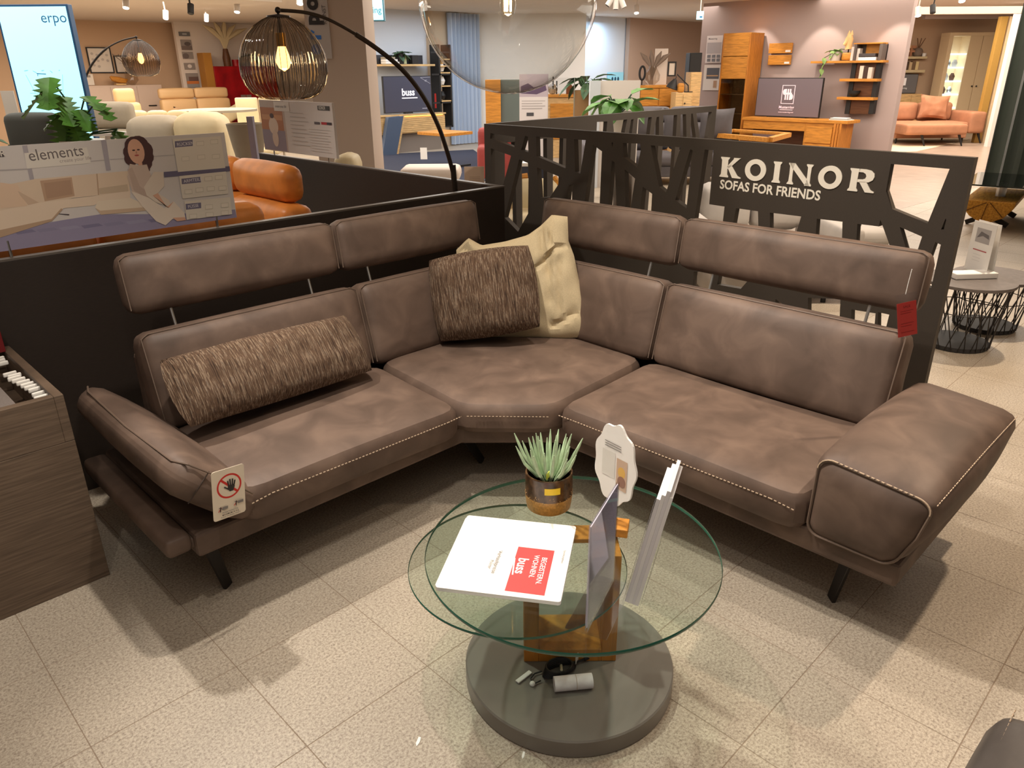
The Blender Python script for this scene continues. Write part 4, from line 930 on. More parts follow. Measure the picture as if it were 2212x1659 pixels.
# ================================================================ wire basket tables, log table, curtain at the right
def basket(label, c, R, H, cards=0):
    t = thing('wire_basket_table', label, 'side table', tr(*c), 'nesting wire basket tables')
    part('top', G().lathe([(.001, H-.018), (R, H-.018), (R+.002, H-.009), (R, H), (.001, H)], n=48), mat('slate_top', rgb(104, 96, 92), .6, noise_s=30, noise_a=.1), t)
    part('bottom_plate', G().lathe([(.001, .004), (R*.72, .004), (R*.73, .03), (.001, .032)], n=40), mat('black_plate', rgb(44, 42, 42), .6), t)
    n = 34
    for k in range(n):
        a = 2*pi*k/n; tw = (.35 if k % 2 else -.35)+.12*sin(k*2.3)
        part('wire', G().tube([(R*.74*cos(a), R*.74*sin(a), .012), (R*.95*cos(a+tw), R*.95*sin(a+tw), H-.018)], .0035, 5, cap=False), black_steel, t)
    part('ring', G().tube([(R*.86*cos(q), R*.86*sin(q), H*.58) for q in [2*pi*k/32 for k in range(33)]], .003, 5), black_steel, t)
    return t
c2 = (P(2104, 574, 'Z', .385)); c2.z = 0
c1 = P(2094, 603, 'Z', .42); c1.z = 0
basket('front wire basket side table with a slate top beside the lattice screen', c1, .258, .42)
basket('rear wire basket side table half hidden behind the front basket table', V((c1.x+.50, c1.y-.03, 0)), .25, .36)
a, b = P(2082, 580, 'Z', .422), P(2129, 597, 'Z', .422); HP = Plane('V', 0, a, b-a); L = (b-a).length; zh = HP.hz(2111, 476)[1]-.422
t = thing('table_sign', 'white folded price display standing on the wire basket table', 'sign', HP.M @ tr(0, 0, .421))
part('front_leaf', G().box((0, 0, 0), (L, .002, zh)), paper, t); part('back_leaf', G().box((0, .05, 0), (L, .052, zh), rot('X', 4)), paper, t)
part('foot', G().box((0, 0, 0), (L, .05, .002)), paper, t)
s = Sheet(-.0005); s.rect(L*.2, zh*.60, L*.82, zh*.88, C(176, 170, 168)); s.poly([(L*.25, zh*.68), (L*.5, zh*.74), (L*.78, zh*.70), (L*.75, zh*.78), (L*.4, zh*.82)], C(110, 104, 104)); s.rect(L*.2, zh*.44, L*.8, zh*.46, C(176, 70, 76))
for k in range(3): s.rect(L*.25, zh*(.36-.06*k), L*.6, zh*(.365-.06*k), C(200, 194, 190))
s.done(t)
c = P(2115, 574, 'Z', .43); single('brochure_tray', G().rbox((-.14, -.05, 0), (.13, .05, .035), .006, 3), paper, 'white brochure tray lying behind the price display on the basket table', 'tray', tr(c1.x+.06, c1.y+.0, .4205) @ rot('Z', -40))
lf = P(2120, 497, 'Z', 0); MD = Matrix(((RH.x, FH.x, 0, lf.x), (RH.y, FH.y, 0, lf.y), (0, 0, 1, 0), (0, 0, 0, 1))) @ rot('Z', -38)
t = thing('log_table', 'half-log coffee table in yellow wood with a dark glass plate above', 'coffee table', MD)
log_m = ramp_mat('log_wood', [(.3, rgb(160, 104, 30)), (.6, rgb(206, 150, 56))], 6, (9, 1, 9), .6, 5)
sec = [(-.24, .30), (.25, .30), (.24, .24), (.17, .14), (.07, .09), (-.05, .085), (-.15, .14), (-.22, .22)]
part('log', G().prism(sec, 0, 1.2), log_m, t, bevel=.01)
for q in ((-.01, .29, -.19, .19), (-.0, .28, -.03, .10), (.02, .29, .16, .15)): part('crack', G().bar((q[0], -.001, q[1]), (q[2], -.001, q[3]), .008, .006), mat('crack_brown', rgb(96, 58, 18), .9), t)
for yy in (.3, 1.0): part('cradle', G().bar((-.2, yy, .02), (.0, yy, .12), .05, .05).bar((.2, yy, .02), (.0, yy, .12), .05, .05), black_steel, t)
part('column', G().lathe([(.05, .3), (.05, .44)], (.05, .5, 0), 20), chrome, t)
part('glass_plate', G().box((-.3, .1, .44), (.8, 1.3, .455)), thin_glass('dark_glass', (.10, .13, .11), 1.5, 1.0), t)
# dark green curtain
pl = Plane('D', 11.2); hL = pl.hz(2138, 330)[0]; g = G(); n = 60; cv = []; cf = []
for i in range(n+1):
    x = hL+2.4*i/n; y = .06*sin(i*1.1)+.02*sin(i*2.7)
    cv += [(x, y, .02), (x, y, 2.82)]
for i in range(n): cf.append((2*i, 2*i+2, 2*i+3, 2*i+1))
g.add(cv, cf); g.add([(p[0], p[1]+.012, p[2]) for p in cv], [f[::-1] for f in cf]); g.sm = True
single('green_curtain', g, mat('dark_green_velvet', rgb(34, 42, 32), .95, sheen=.3), 'dark green floor-length curtain at the right edge of the room', 'curtain', pl.M)
bx = P(2165, 386, 'D', 10.6); single('white_box', G().box((-.13, -.1, 0), (.11, .1, .13)).tube([(-.12, 0, .05), (-.17, 0, .2), (-.08, 0, .36), (-.09, 0, .6)], .012, 6), mat('box_white', rgb(206, 196, 180), .6), 'small white box with a cable standing on the dark glass plate', 'box', MD @ tr(.35, 1.0, .456), bevel=.004)
# ================================================================ store background: shared builders
def T(name, label, cat, pl, x0, y0, x1, y1, group=None, floor=False):
    h0, h1, z0, z1 = pl.r(x0, y0, x1, y1)
    if floor: z0 = 0
    return thing(name, label, cat, pl.at(h0, z0), group), h1-h0, z1-z0
def bx(t, nm, a, b, m, bevel=0, label=None): return part(nm, G().box(a, b), m, t, bevel=bevel, label=label)
def rb(t, nm, a, b, r, m, puff=(0, 0, 0), M=None, n=4): return part(nm, G().rbox(a, b, r, n, puff, M), m, t)
black = mat('matt_black', rgb(26, 24, 24), .6); cream = mat('cream_upholstery', rgb(208, 190, 150), .6, noise_s=6, noise_a=.05)
taupe = mat('taupe_upholstery', rgb(168, 156, 136), .7, noise_s=6, noise_a=.06); charcoal = mat('charcoal_upholstery', rgb(92, 88, 92), .8, noise_s=8, noise_a=.1)
sand = mat('sand_leather', rgb(214, 174, 124), .5); rust = mat('rust_suede', rgb(176, 122, 90), .8, noise_s=5, noise_a=.1)
silver = mat('pale_grey_upholstery', rgb(176, 168, 160), .75, noise_s=6, noise_a=.06)
leafg = mat('leaf_green', rgb(74, 120, 44), .5, noise_s=12, noise_a=.3); leafd = mat('leaf_dark', rgb(44, 78, 44), .5, noise_s=12, noise_a=.3); potm = mat('pot_white', rgb(214, 206, 198), .5)
twig = mat('dried_grass', rgb(196, 176, 140), .9); greyp = mat('dried_grey', rgb(128, 112, 100), .9)
def wallbox(name, pl, x0, x1, m, label, z1=2.82, th=.12, yref=200, h=None):
    a, b = h or (pl.hz(x0, yref)[0], pl.hz(x1, yref)[0]); o = struct(name, G().box((a, 0, 0), (b, th, z1)), m, label); o.matrix_world = pl.M; return o
def picture(label, pl, x0, y0, x1, y1, frame=black, face=C(226, 214, 200), marks=(), group=None, fw=.025, nm='framed_picture'):
    t, w, h = T(nm, label, 'picture', pl, x0, y0, x1, y1, group)
    if frame:
        for a, b in (((0, -.03, 0), (w, 0, fw)), ((0, -.03, h-fw), (w, 0, h)), ((0, -.03, fw), (fw, 0, h-fw)), ((w-fw, -.03, fw), (w, 0, h-fw))): bx(t, 'frame_bar', a, b, frame)
        bx(t, 'sheet', (fw, -.015, fw), (w-fw, -.005, h-fw), mat('sheet_%d_%d' % (face[0]*255, face[2]*255), rgb(*[255*q for q in face]), .7)); y = -.0165
    else: bx(t, 'sheet', (0, -.01, 0), (w, 0, h), mat('sheet_%d_%d' % (face[0]*255, face[2]*255), rgb(*[255*q for q in face]), .7)); y = -.0115
    if marks:
        s = Sheet(y, .0012)
        for m in marks:
            if m[0] == 'o': s.oval(w*m[1], h*m[2], w*m[3], h*m[4], m[5])
            elif m[0] == 'r': s.rect(w*m[1], h*m[2], w*m[3], h*m[4], m[5])
            else: s.text(m[1], w*m[2], h*m[3], h*m[4], m[5], .01, ang=m[6] if len(m) > 6 else 0, xs=m[7] if len(m) > 7 else 1)
        s.done(t)
    return t
def leaf_shape(L, W, lobes=0):
    if not lobes: return [(0, 0), (.2*L, W*.42), (.5*L, W*.5), (.8*L, W*.3), (L, 0), (.8*L, -W*.3), (.5*L, -W*.5), (.2*L, -W*.42)]
    up = []
    for k in range(lobes): a = (k+.2)/lobes; b = (k+.75)/lobes; up += [(L*a, W*.16), (L*b, W*(.5-.25*abs(b-.45)))]
    return [(0, 0)]+up+[(L, 0)]+[(x, -y) for x, y in reversed(up)]
def leaf_part(t, base, d, L, W, m, lobes=0, droop=.35, nm='leaf'):
    """a bent leaf blade with thickness, growing from base along d"""
    d = V(d).normalized(); sd = d.cross(V((0, 0, 1))); sd = sd.normalized() if sd.length > .05 else V((1, 0, 0)); up = sd.cross(d)
    poly = leaf_shape(L, W, lobes); g = G(); vs = []; n = len(poly)
    mid = [V(base)+d*(L*k/4)+up*(-droop*L*(k/4)**2) for k in range(5)]
    def pos(x, y, o):
        q = x/L; c = V(base)+d*x+up*(-droop*L*q*q)+sd*y+up*(abs(y)*.18+o); return c
    for o in (0, .003):
        vs += [pos(x, y, o) for x, y in poly]
    vs += [pos(L*.5, 0, 0), pos(L*.5, 0, .003)]; fs = []
    for i in range(n):
        j = (i+1) % n; fs += [(2*n, j, i), (2*n+1, n+i, n+j), (i, j, n+j, n+i)]
    g.add(vs, fs); return part(nm, g, m, t, smooth=False)
def leafy(t, c, n, L, W, m, spread=1.0, lobes=0, rise=(.2, .9), stem=True, seed=1, petiole=0.0):
    rnd = random.Random(seed); c = V(c)
    for k in range(n):
        a = 2.39996*k+rnd.uniform(-.3, .3); e = rise[0]+(rise[1]-rise[0])*rnd.random()
        d = V((cos(a)*spread, sin(a)*spread, e)); b = c
        if petiole:
            b = c+d.normalized()*petiole*(.6+.5*rnd.random()); part('stalk', G().tube([c, c.lerp(b, .5)+V((0, 0, .03*petiole)), b], .006*L/.2, 5), leafd, t)
        leaf_part(t, b, (d.x, d.y, rnd.uniform(-.7, .5)), L*rnd.uniform(.75, 1.15), W*rnd.uniform(.8, 1.1), m, lobes)
def potplant(label, M, pot_r, pot_h, n, L, W, m, pm, **k):
    t = thing('potted_plant', label, 'plant', M); part('pot', G().lathe([(.001, 0), (pot_r*.75, 0), (pot_r, pot_h), (pot_r*.9, pot_h), (pot_r*.88, pot_h*.9), (.001, pot_h*.9)], n=20), pm, t)
    leafy(t, (0, 0, pot_h*.95), n, L, W, m, **k); return t
def television(label, pl, x0, y0, x1, y1, face, stand=True):
    t, w, h = T('television', label, 'television', pl, x0, y0, x1, y1)
    bx(t, 'bezel', (0, 0, 0), (w, .05, h), black, .004); part('screen', G().box((.012, -.002, .014), (w-.012, .0, h-.012)), mat('screen_%d' % (face[2]*255), rgb(*[255*q for q in face]), .3, emit=.12), t)
    if stand: bx(t, 'stand', (w*.42, .0, -.02), (w*.58, .08, 0), black)
    return t, w, h
def book_row(pl, x0, x1, y0, y1, cols, group, place, dy=-.16, dep=.13):
    h0, h1, z0, z1 = pl.r(x0, y0, x1, y1); n = len(cols); w = (h1-h0)/n
    for k, (c, nm) in enumerate(cols):
        hh = (z1-z0)*(1-.12*((k*37) % 3)/2)
        single('book', G().box((0, dy, 0), (w*.9, dy+dep, hh)), mat('book_'+nm, rgb(*c), .6), '%s book standing %s' % (nm, place), 'book', pl.at(h0+w*k, z0), group, bevel=.002)
def spot_fixture(px, py, d, label, lit=True, bodym=None, r=.045, L=.13, aim=(0, -.4, -1)):
    p = P(px, py, 'D', d); t = thing('ceiling_spotlight', label, 'spotlight', tr(*p), 'ceiling spotlights'); ax = (RH*aim[0]+FH*aim[1]+V((0, 0, aim[2]))).normalized()
    part('housing', G().tube([-ax*L, V((0, 0, 0))], r, 14), bodym or potm, t)
    part('mount', G().tube([-ax*L*.6, V((0, 0, 2.82-p.z))], .012, 6), bodym or potm, t)
    part('lens', G().tube([V((0, 0, 0)), ax*.006], r*.85, 14), mat('lamp_lens', (1, .93, .8), .3, emit=14) if lit else black, t)
# ---------------------------------------------------------------- walls
W_tan = mat('wall_tan', rgb(206, 172, 140), .9); W_white = mat('wall_warm_white', rgb(228, 212, 198), .9); W_blue = mat('wall_cool_white', rgb(206, 212, 220), .9)
W_mauve = mat('wall_mauve_grey', rgb(172, 154, 150), .9); W_brown = mat('wall_beige_brown', rgb(176, 150, 132), .9); W_sand = mat('wall_sand', rgb(206, 176, 146), .9)
LW = Plane('Y', 21.6); wallbox('wall_left', LW, 0, 0, W_tan, 'tan rear wall with framed prints at the left', h=(-6, 14))
RW = Plane('Y', 21.0); wallbox('wall_rear_left', RW, 386, 720, W_white, 'white rear wall behind the red cabinet', yref=120)
BW = Plane('Y', 14.2); wallbox('wall_center', BW, 760, 946, W_blue, 'cool white wall behind the television with four white letters', yref=150)
CW = Plane('D', 19.2); wallbox('wall_white_panel', CW, 930, 1262, mat('wall_bright_white', rgb(232, 228, 222), .9), 'white wall seen through the glass globe')
KW = Plane('Y', 12.9); wallbox('wall_back', KW, 1215, 1361, W_blue, 'pale blue-lit wall right of the glass globe', yref=100)
NW = Plane('Y', 12.75); wallbox('wall_back_right', NW, 1359, 1545, W_brown, 'beige wall behind the long oak sideboard', yref=100)
MW = Plane('X', 14.5); a = MW.hz(1511, 120)[0]; b = MW.hz(1947, 160)[0]; wallbox('wall_right', MW, 0, 0, W_mauve, 'mauve grey display wall with television and shelves', h=(a, b), th=.18)
FW = Plane('D', 21.5); wallbox('wall_far_right', FW, 1900, 2260, W_sand, 'sand coloured far wall at the right', th=.1)
# ceiling bulkheads and beams
struct('trim_1', G().box((-3, 11.5, 2.6), (6.5, 12.5, 2.82)), ceil_m, 'ceiling bulkhead over the left display area')
BE = Plane('D', 15.5); h0, h1, z0, z1 = BE.r(1975, 14, 2205, 30); o = struct('trim_2', G().box((h0, 0, z0), (h1+1, .15, z1)), mat('beam_cream', rgb(226, 206, 184), .8), 'cream beam above the far right doorway'); o.matrix_world = BE.M
BE = Plane('D', 19.5); h0, h1, z0, z1 = BE.r(2000, 24, 2190, 40); o = struct('trim_3', G().box((h0, 0, z0), (h1+1, .15, z1)), mat('beam_grey', rgb(156, 138, 128), .8), 'grey beam in front of the far right wall'); o.matrix_world = BE.M
# floors laid over the tiles
wood_f = ramp_mat('oak_floor', [(.3, rgb(132, 112, 98)), (.5, rgb(160, 140, 124)), (.7, rgb(184, 164, 148))], 3, (14, 1.2, 1), .3, 5, spec=.5)
pts = [P(1930, 456, 'Z', 0), P(2052, 422, 'Z', 0), P(2212, 375, 'Z', 0), P(2240, 292, 'Z', 0), P(1700, 284, 'Z', 0), P(1540, 330, 'Z', 0), P(1700, 420, 'Z', 0)]
struct('floor_wood', G().prism([(p.x, p.y) for p in pts], -.0012, -.0002, PLAN), wood_f, 'pale oak laminate floor of the right display area')
def rug(label, pix, m): g = G().prism([(p.x, p.y) for p in [P(x, y, 'Z', .005) for x, y in pix]], -.006, -.001, PLAN); return single('rug', g, m, label, 'rug')
rug('navy blue carpet under the oak coffee table by the television', [(800, 372), (905, 378), (1030, 396), (1100, 376), (1022, 323), (812, 334)], mat('navy_carpet', rgb(38, 43, 62), .98, noise_s=40, noise_a=.25, bump=.3, bump_s=300))
rug('pale beige rug under the rust suede sofa', [(1880, 330), (1980, 327), (2095, 301), (1950, 290), (1880, 300)], mat('pale_rug', rgb(214, 196, 166), .98, noise_s=60, noise_a=.08))
# ---------------------------------------------------------------- square column with a vertical brand banner
pl = Plane('D', 8.2); h0 = pl.hz(664, 100)[0]; h1 = pl.hz(790, 100)[0]
o = struct('column_left', G().box((h0, 0, 0), (h1, .6, 2.82)), mat('column_grey', rgb(178, 160, 146), .85), 'square grey-beige column behind the near arc lamp'); o.matrix_world = pl.M
t, w, h = T('brand_banner', 'narrow grey banner with vertical blue and black letters on the column', 'banner', pl, 667, -10, 712, 127)
bx(t, 'sheet', (0, -.012, 0), (w, -.001, h), mat('banner_grey', rgb(176, 168, 164), .6))
s = Sheet(-.0135, .001)
for k, (ch, col) in enumerate((('e', C(70, 110, 190)), ('r', C(52, 112, 190)), ('p', INK), ('o', INK))): s.text(ch, w*.52, h*(.07+.235*k), w*.95, col, .05, 1, ang=90)
s.text('KUNST', w*.9, h*.55, w*.26, C(90, 84, 84), ang=90); s.done(t)
# ---------------------------------------------------------------- left display area
pl = Plane('D', 7.8)
t, w, h = T('display_totem', 'tall glowing portrait screen with a small brand name at the upper left', 'screen', pl, 28, 14, 172, 300)
bx(t, 'housing', (-.02, .0, -1.0), (w+.02, .08, h+.02), mat('totem_blue', rgb(38, 84, 128), .4), .005)
part('screen', G().box((0, -.004, 0), (w, 0, h)), mat('screen_cyan', (.42, .88, 1.0), .3, emit=1.05), t)
s = Sheet(-.005, .0008); s.text('erpo', w*.60, h*.885, w*.20, C(40, 90, 130), .0, 1)
LN_ = C(120, 190, 210)
for k in range(5): s.line(w*(.18+.13*k), h*.53, w*(.24+.12*k), h*(.535-.02*(k % 2)), .006, LN_)
for k in range(4): s.line(w*(.36), h*(.51-.045*k), w*.5, h*(.505-.045*k), .008, C(60, 120, 160)); s.line(w*.38, h*(.51-.045*k), w*.37, h*(.49-.045*k), .006, C(60, 120, 160))
s.line(w*.2, h*.5, w*.28, h*.36, .004, LN_); s.line(w*.75, h*.5, w*.7, h*.36, .004, LN_); s.line(w*.2, h*.36, w*.72, h*.35, .004, LN_); s.done(t, 'screen_drawing', emit=.6)
# monstera-like plant in front of the screen
pl = Plane('D', 5.6); pc = pl.hz(175, 296)
t = thing('potted_plant', 'large lobed-leaf green plant in front of the glowing screen', 'plant', pl.at(pc[0], 0))
part('pot', G().lathe([(.001, 0), (.10, 0), (.15, pc[1]-.02), (.001, pc[1]-.02)], n=20), potm, t)
lm = mat('leaf_bright', rgb(78, 132, 48), .45, noise_s=10, noise_a=.35)
for (px, py, L, W, dx, dz, lo) in ((112, 165, .22, .16, .05, .1, 6), (70, 198, .24, .17, -1, -.15, 6), (150, 210, .22, .16, .6, -.1, 6), (155, 258, .26, .24, .1, -.6, 7), (118, 243, .16, .12, -.8, .1, 5), (208, 204, .16, .12, .9, .25, 4), (232, 222, .16, .12, .95, .0, 4), (270, 285, .13, .10, .9, -.1, 4), (190, 240, .16, .13, .7, -.2, 6), (140, 275, .17, .15, -.3, -.5, 6), (250, 280, .10, .08, -.5, -.2, 4), (178, 268, .16, .14, .4, -.5, 6)):
    q = pl.hz(px, py); b = V((q[0]-pc[0]-dx*L*.5, -.02, q[1]-dz*L*.3)); part('stalk', G().tube([(0, 0, pc[1]-.03), ((b.x)*.35, 0, pc[1]+(b.z-pc[1])*.6), b], .006, 5), leafd, t)
    leaf_part(t, b, (dx, -.5, dz-.75), L*1.1, W*1.25, lm, lo, .12)
def armless(label, pl, x0, y0, x1, y1, m, n=2, dep=.85, seat_h=.45, head=0, group=None, arms=False, back=.22, leg=True, fl_=True):
    """sofa facing the viewer between pixel columns x0..x1 with its back top at y0"""
    t, w, h = T('sofa', label, 'sofa', pl, x0, y0, x1, y1, group, floor=True); k = w/n; ar = .16 if arms else 0; k = (w-2*ar)/n
    for i in range(n):
        a, b = ar+k*i+.005, ar+k*(i+1)-.005
        rb(t, 'seat_cushion', (a, -dep+back, seat_h-.17), (b, 0, seat_h), .05, m, (.0, .01, .015))
        if head: rb(t, 'headrest', (a, .06, h-head), (b, .22, h), .06, m, (0, .015, .01)); rb(t, 'back_cushion', (a, 0, seat_h), (b, back, h-head-.01), .06, m, (0, .02, .01))
        else: rb(t, 'back_cushion', (a, 0, seat_h), (b, back, h), .07, m, (0, .02, .015))
    bx(t, 'base', (ar, -dep+back+.02, .12), (w-ar, back, seat_h-.17), m, .02)
    if arms:
        for a in (0, w-ar): rb(t, 'armrest', (a, -dep+back, .12), (a+ar, back, seat_h+.16), .05, m)
    for x in (ar+.05, w-ar-.05):
        for y in (-dep+back+.08, back-.08): part('leg', G().tube([(x, y, 0), (x, y, .125)], .02, 8), black, t)
    return t, w, h
PA = Plane('Y', 19.9)
t, w, h = armless('beige two-seat sofa with headrests in front of the white rear wall', PA, 350, 190, 500, 262, sand, 2, .8, .42, .24, 'beige display sofas')
single('throw_cushion', G().pillow(.62, .34, .14, 10, .03, rot('Y', 14)), mat('tan_cushion', rgb(188, 150, 112), .8), 'tan throw cushion slumped at the left end of the beige sofa', 'cushion', PA.at(PA.hz(385, 226)[0], .62, -.35))
single('throw_cushion', G().pillow(.55, .34, .14, 10, .03, rot('Y', -22)), cream, 'cream throw cushion propped at the right end of the beige sofa', 'cushion', PA.at(PA.hz(488, 222)[0], .66, -.35))
t, w, h = T('side_table', 'small drum side table left of the beige sofa', 'side table', PA, 322, 231, 348, 262, None, True); part('drum', G().lathe([(.001, 0), (w/2, 0), (w/2, .4), (.001, .4)], (w/2, -.7, 0), 20), sand, t); part('top', G().lathe([(.001, .4), (w/2*1.05, .4), (w/2*1.05, .43), (.001, .43)], (w/2, -.7, 0), 20), sand, t)
# armchair and low sideboard against the tan wall
t, w, h = T('lounge_chair', 'beige reclining lounge chair in front of the long white sideboard', 'chair', Plane('Y', 17), 238, 190, 345, 262, None, True)
rb(t, 'headrest', (w*.06, -.25, h-.28), (w*.45, -.05, h), .06, sand); rb(t, 'backrest', (w*.05, -.35, .42), (w*.5, -.1, h-.26), .07, sand); rb(t, 'seat', (w*.1, -.75, .25), (w*.95, -.1, .46), .06, sand); rb(t, 'armrest', (w*.4, -.8, .3), (w*.98, -.66, .56), .04, oak_pale)
part('foot', G().lathe([(.001, 0), (.3, 0), (.3, .03), (.04, .05), (.04, .26), (.001, .26)], (w*.5, -.45, 0), 20), black, t)
pl = Plane('Y', 21.3); t, w, h = T('sideboard', 'long white sideboard under the two framed prints', 'sideboard', pl, 182, 184, 352, 262, None, True)
wl = mat('white_lacquer', rgb(214, 190, 172), .5); bx(t, 'body', (0, -.1, .1), (w, .25, h), wl, .004)
for k in range(3): d = part('door', G().box((w*k/3+.01, -.12, .12), (w*(k+1)/3-.01, -.1, h-.03)), wl, t, bevel=.003); part('handle', G().box((w*(k+.5)/3-.1, -.14, h*.62), (w*(k+.5)/3+.1, -.12, h*.64)), black, d)
bx(t, 'plinth', (.05, -.05, 0), (w-.05, .2, .1), black)
picture('large print of small drawings in a thin black frame on the tan wall', Plane('Y', 21.58), 190, 102, 242, 158, marks=[('o', .2+.2*(k % 4), .75-.22*(k//4)-.05*(k % 2), .06, .05, C(190, 178, 168)) for k in range(10)], group='framed prints on the tan wall')
picture('small plain print in a thin black frame beside the far arc lamp', Plane('Y', 21.58), 248, 120, 277, 158, marks=[('r', .3, .55, .7, .58, C(190, 180, 170))], group='framed prints on the tan wall')
picture('white info card leaning on the sideboard left end', Plane('Y', 21.25), 184, 160, 202, 184, frame=None, marks=[('r', .1, .7, .7, .9, C(150, 140, 130))], nm='info_card')
t, w, h = T('horn_sculpture', 'curved wooden horn sculpture on a thin stand upon the white sideboard', 'sculpture', Plane('Y', 21.25), 240, 164, 276, 184)
part('horn', G().tube([(0, 0, h*.95), (w*.1, 0, h*.72), (w*.5, 0, h*.55), (w*.85, 0, h*.45), (w, 0, h*.6)], [.03, .06, .08, .06, .015], 8), oak_honey, t); part('rod', G().tube([(w*.5, 0, 0), (w*.5, 0, h*.55)], .02, 6), black, t); bx(t, 'foot', (w*.2, -.08, 0), (w*.8, .08, .04), oak_pale)
t, w, h = T('glass_vase', 'pale vase of dark eucalyptus twigs on the white sideboard', 'vase', Plane('Y', 21.2), 262, 150, 305, 184)
part('vase', G().lathe([(.05, 0), (.16, .12), (.13, .3), (.06, .42), (.05, .42)], (w*.5, 0, 0), 16, cap=False), thin_glass('pale_glass', (.85, .82, .78), 1.5, 1), t)
for k in range(6): a = 1.05*k; part('twig', G().tube([(w*.5, 0, .2), (w*.5+.15*cos(a), .1*sin(a), .55), (w*.5+.35*cos(a), .12*sin(a), .72)], .01, 5), greyp, t)
pl = Plane('D', 9.0); pz = lambda l: [pl.hz(*p) for p in l]
arc_lamp('far arc floor lamp with a thin wire shade near the glowing screen', pl, pz([(294, 80), (262, 88), (230, 105), (205, 130), (188, 160), (178, 195), (175, 230)]), (pl.hz(303, 120)[0], pl.hz(297, 86)[1], pl.hz(310, 165)[1]), (pl.hz(342, 130)[0]-pl.hz(267, 130)[0])/2, pl.hz(176, 240)[0]-.02, 'arc floor lamps', 1.0, thin_glass('smoke_light', (.66, .6, .55), 1.5, .8))
# prints and red cabinet on the white wall
pl = Plane('Y', 20.98)
for (x0, y0, x1, y1, lb, mk) in ((386, 69, 410, 78, 'grey header plate at the top of the white wall prints', [('r', .3, .3, .7, .7, C(170, 170, 170))]), (391, 86, 414, 108, 'topmost room photo on the white wall', [('r', 0, 0, 1, .4, C(120, 104, 96)), ('o', .6, .6, .3, .2, C(96, 84, 80))]), (394, 112, 417, 127, 'second room photo on the white wall', [('o', .3, .4, .3, .4, C(110, 96, 92))]), (398, 136, 421, 150, 'third room photo on the white wall', [('o', .5, .5, .2, .3, C(226, 214, 204))]), (403, 158, 429, 189, 'lowest room photo with an orange rug on the white wall', [('r', .2, .45, 1, .75, C(110, 84, 76)), ('r', 0, .25, 1, .45, C(206, 120, 60)), ('r', 0, 0, 1, .25, C(150, 144, 140))])):
    picture(lb, pl, x0, y0, x1, y1, None, C(150, 138, 130) if y0 > 70 else C(110, 108, 108), mk, 'photo prints on the white wall', nm='photo_print')
redm = ramp_mat('red_lacquer', [(.3, rgb(120, 10, 16)), (.7, rgb(170, 22, 26))], 3, (1, 1, 1), .3, 4)
pl = Plane('Y', 20.4); t, w, h = T('red_cabinet', 'deep red lacquered highboard with a small grey square inlay', 'cabinet', pl, 470, 143, 602, 268, None, True)
bx(t, 'body', (0, 0, .08), (w, .4, h), redm, .006); bx(t, 'plinth', (.05, .02, 0), (w-.05, .38, .08), black)
for k in range(2): bx(t, 'door', (w*.5*k+.008, -.02, .12), (w*.5*(k+1)-.008, 0, h-.02), redm, .004)
for a in (0, 1):
    for b_ in (0, 1): bx(t, 'inlay', (w*(.36+.09*a), -.03, h*(.42+.1*b_)), (w*(.44+.09*a), -.02, h*(.50+.1*b_)), mat('inlay_grey', rgb(128, 108, 100), .4))
bx(t, 'side_panel', (-.22, .02, .1), (-.0, .38, h+.32), mat('ochre_brown', rgb(172, 116, 40), .5), .004)
t, w, h = T('pampas_vase', 'brown vase of pale pampas grass on the red cabinet', 'vase', Plane('Y', 20.5), 470, 88, 512, 143); pz0 = pl.hz(490, 143)[1]
part('vase', G().lathe([(.001, 0), (.09, 0), (.1, .2), (.06, .42), (.05, .42)], (w*.42, 0, 0), 16), walnut, t)
for k, a in enumerate((-.6, -.25, .1, .45, .8)): part('plume', G().tube([(w*.42, 0, .35), (w*.42+.12*a, 0, .65), (w*.42+.5*a, 0, .95-.15*abs(a)), (w*.42+.85*a, 0, 1.12-.25*abs(a))], [.012, .05, .07, .01], 7), twig, t)
potplant('dark leafy plant on the red cabinet behind the near lamp shade', Plane('Y', 20.3).at(Plane('Y', 20.3).hz(549, 135)[0], pz0), .14, .25, 9, .38, .15, leafd, potm, spread=.9, rise=(.1, 1.2), seed=4)
single('red_tin', G().lathe([(.001, 0), (.1, 0), (.1, .16), (.001, .16)], n=16), redm, 'small red tin standing on the red cabinet', 'tin', Plane('Y', 20.5).at(Plane('Y', 20.5).hz(510, 140)[0], pz0+.0))
# grey and cream lounge sofas nearer the viewer
armless('grey-green sofa back beside the lobed-leaf plant', Plane('D', 9.6), 186, 222, 282, 300, taupe, 1, .8, .42, .30, 'lounge sofas behind the poster')
pl = Plane('D', 9.0); t, w, h = T('lounge_sofa', 'cream lounge sofa with two puffed rounded backs behind the poster', 'sofa', pl, 266, 252, 480, 330, None, True)
rb(t, 'back_cushion', (0, 0, .36), (w*.52, .5, h-.02), .12, taupe, (.02, .03, .03), n=5); rb(t, 'back_cushion', (w*.49, -.04, .36), (w, .46, h+.015), .14, cream, (.02, .03, .03), n=5)
rb(t, 'seat_cushion', (0, -.6, .2), (w, .05, .42), .06, cream); bx(t, 'base', (.02, -.55, .06), (w-.02, .45, .36), taupe, .02)
for x in (.08, w-.08): part('leg', G().tube([(x, -.4, 0), (x, -.4, .08)], .025, 8), black, t)
pl = Plane('D', 12.5); t, w, h = T('daybed', 'long white daybed with a row of bolsters beyond the cream lounge sofa', 'daybed', pl, 276, 238, 452, 290, None, True)
for k in range(4): rb(t, 'bolster', (w*k/4+.01, -.1, h-.16), (w*(k+1)/4-.01, .14, h), .08, cream)
rb(t, 'mattress', (0, -.5, .3), (w, .2, h-.15), .05, cream); bx(t, 'base', (.05, -.45, 0), (w-.05, .15, .3), taupe)
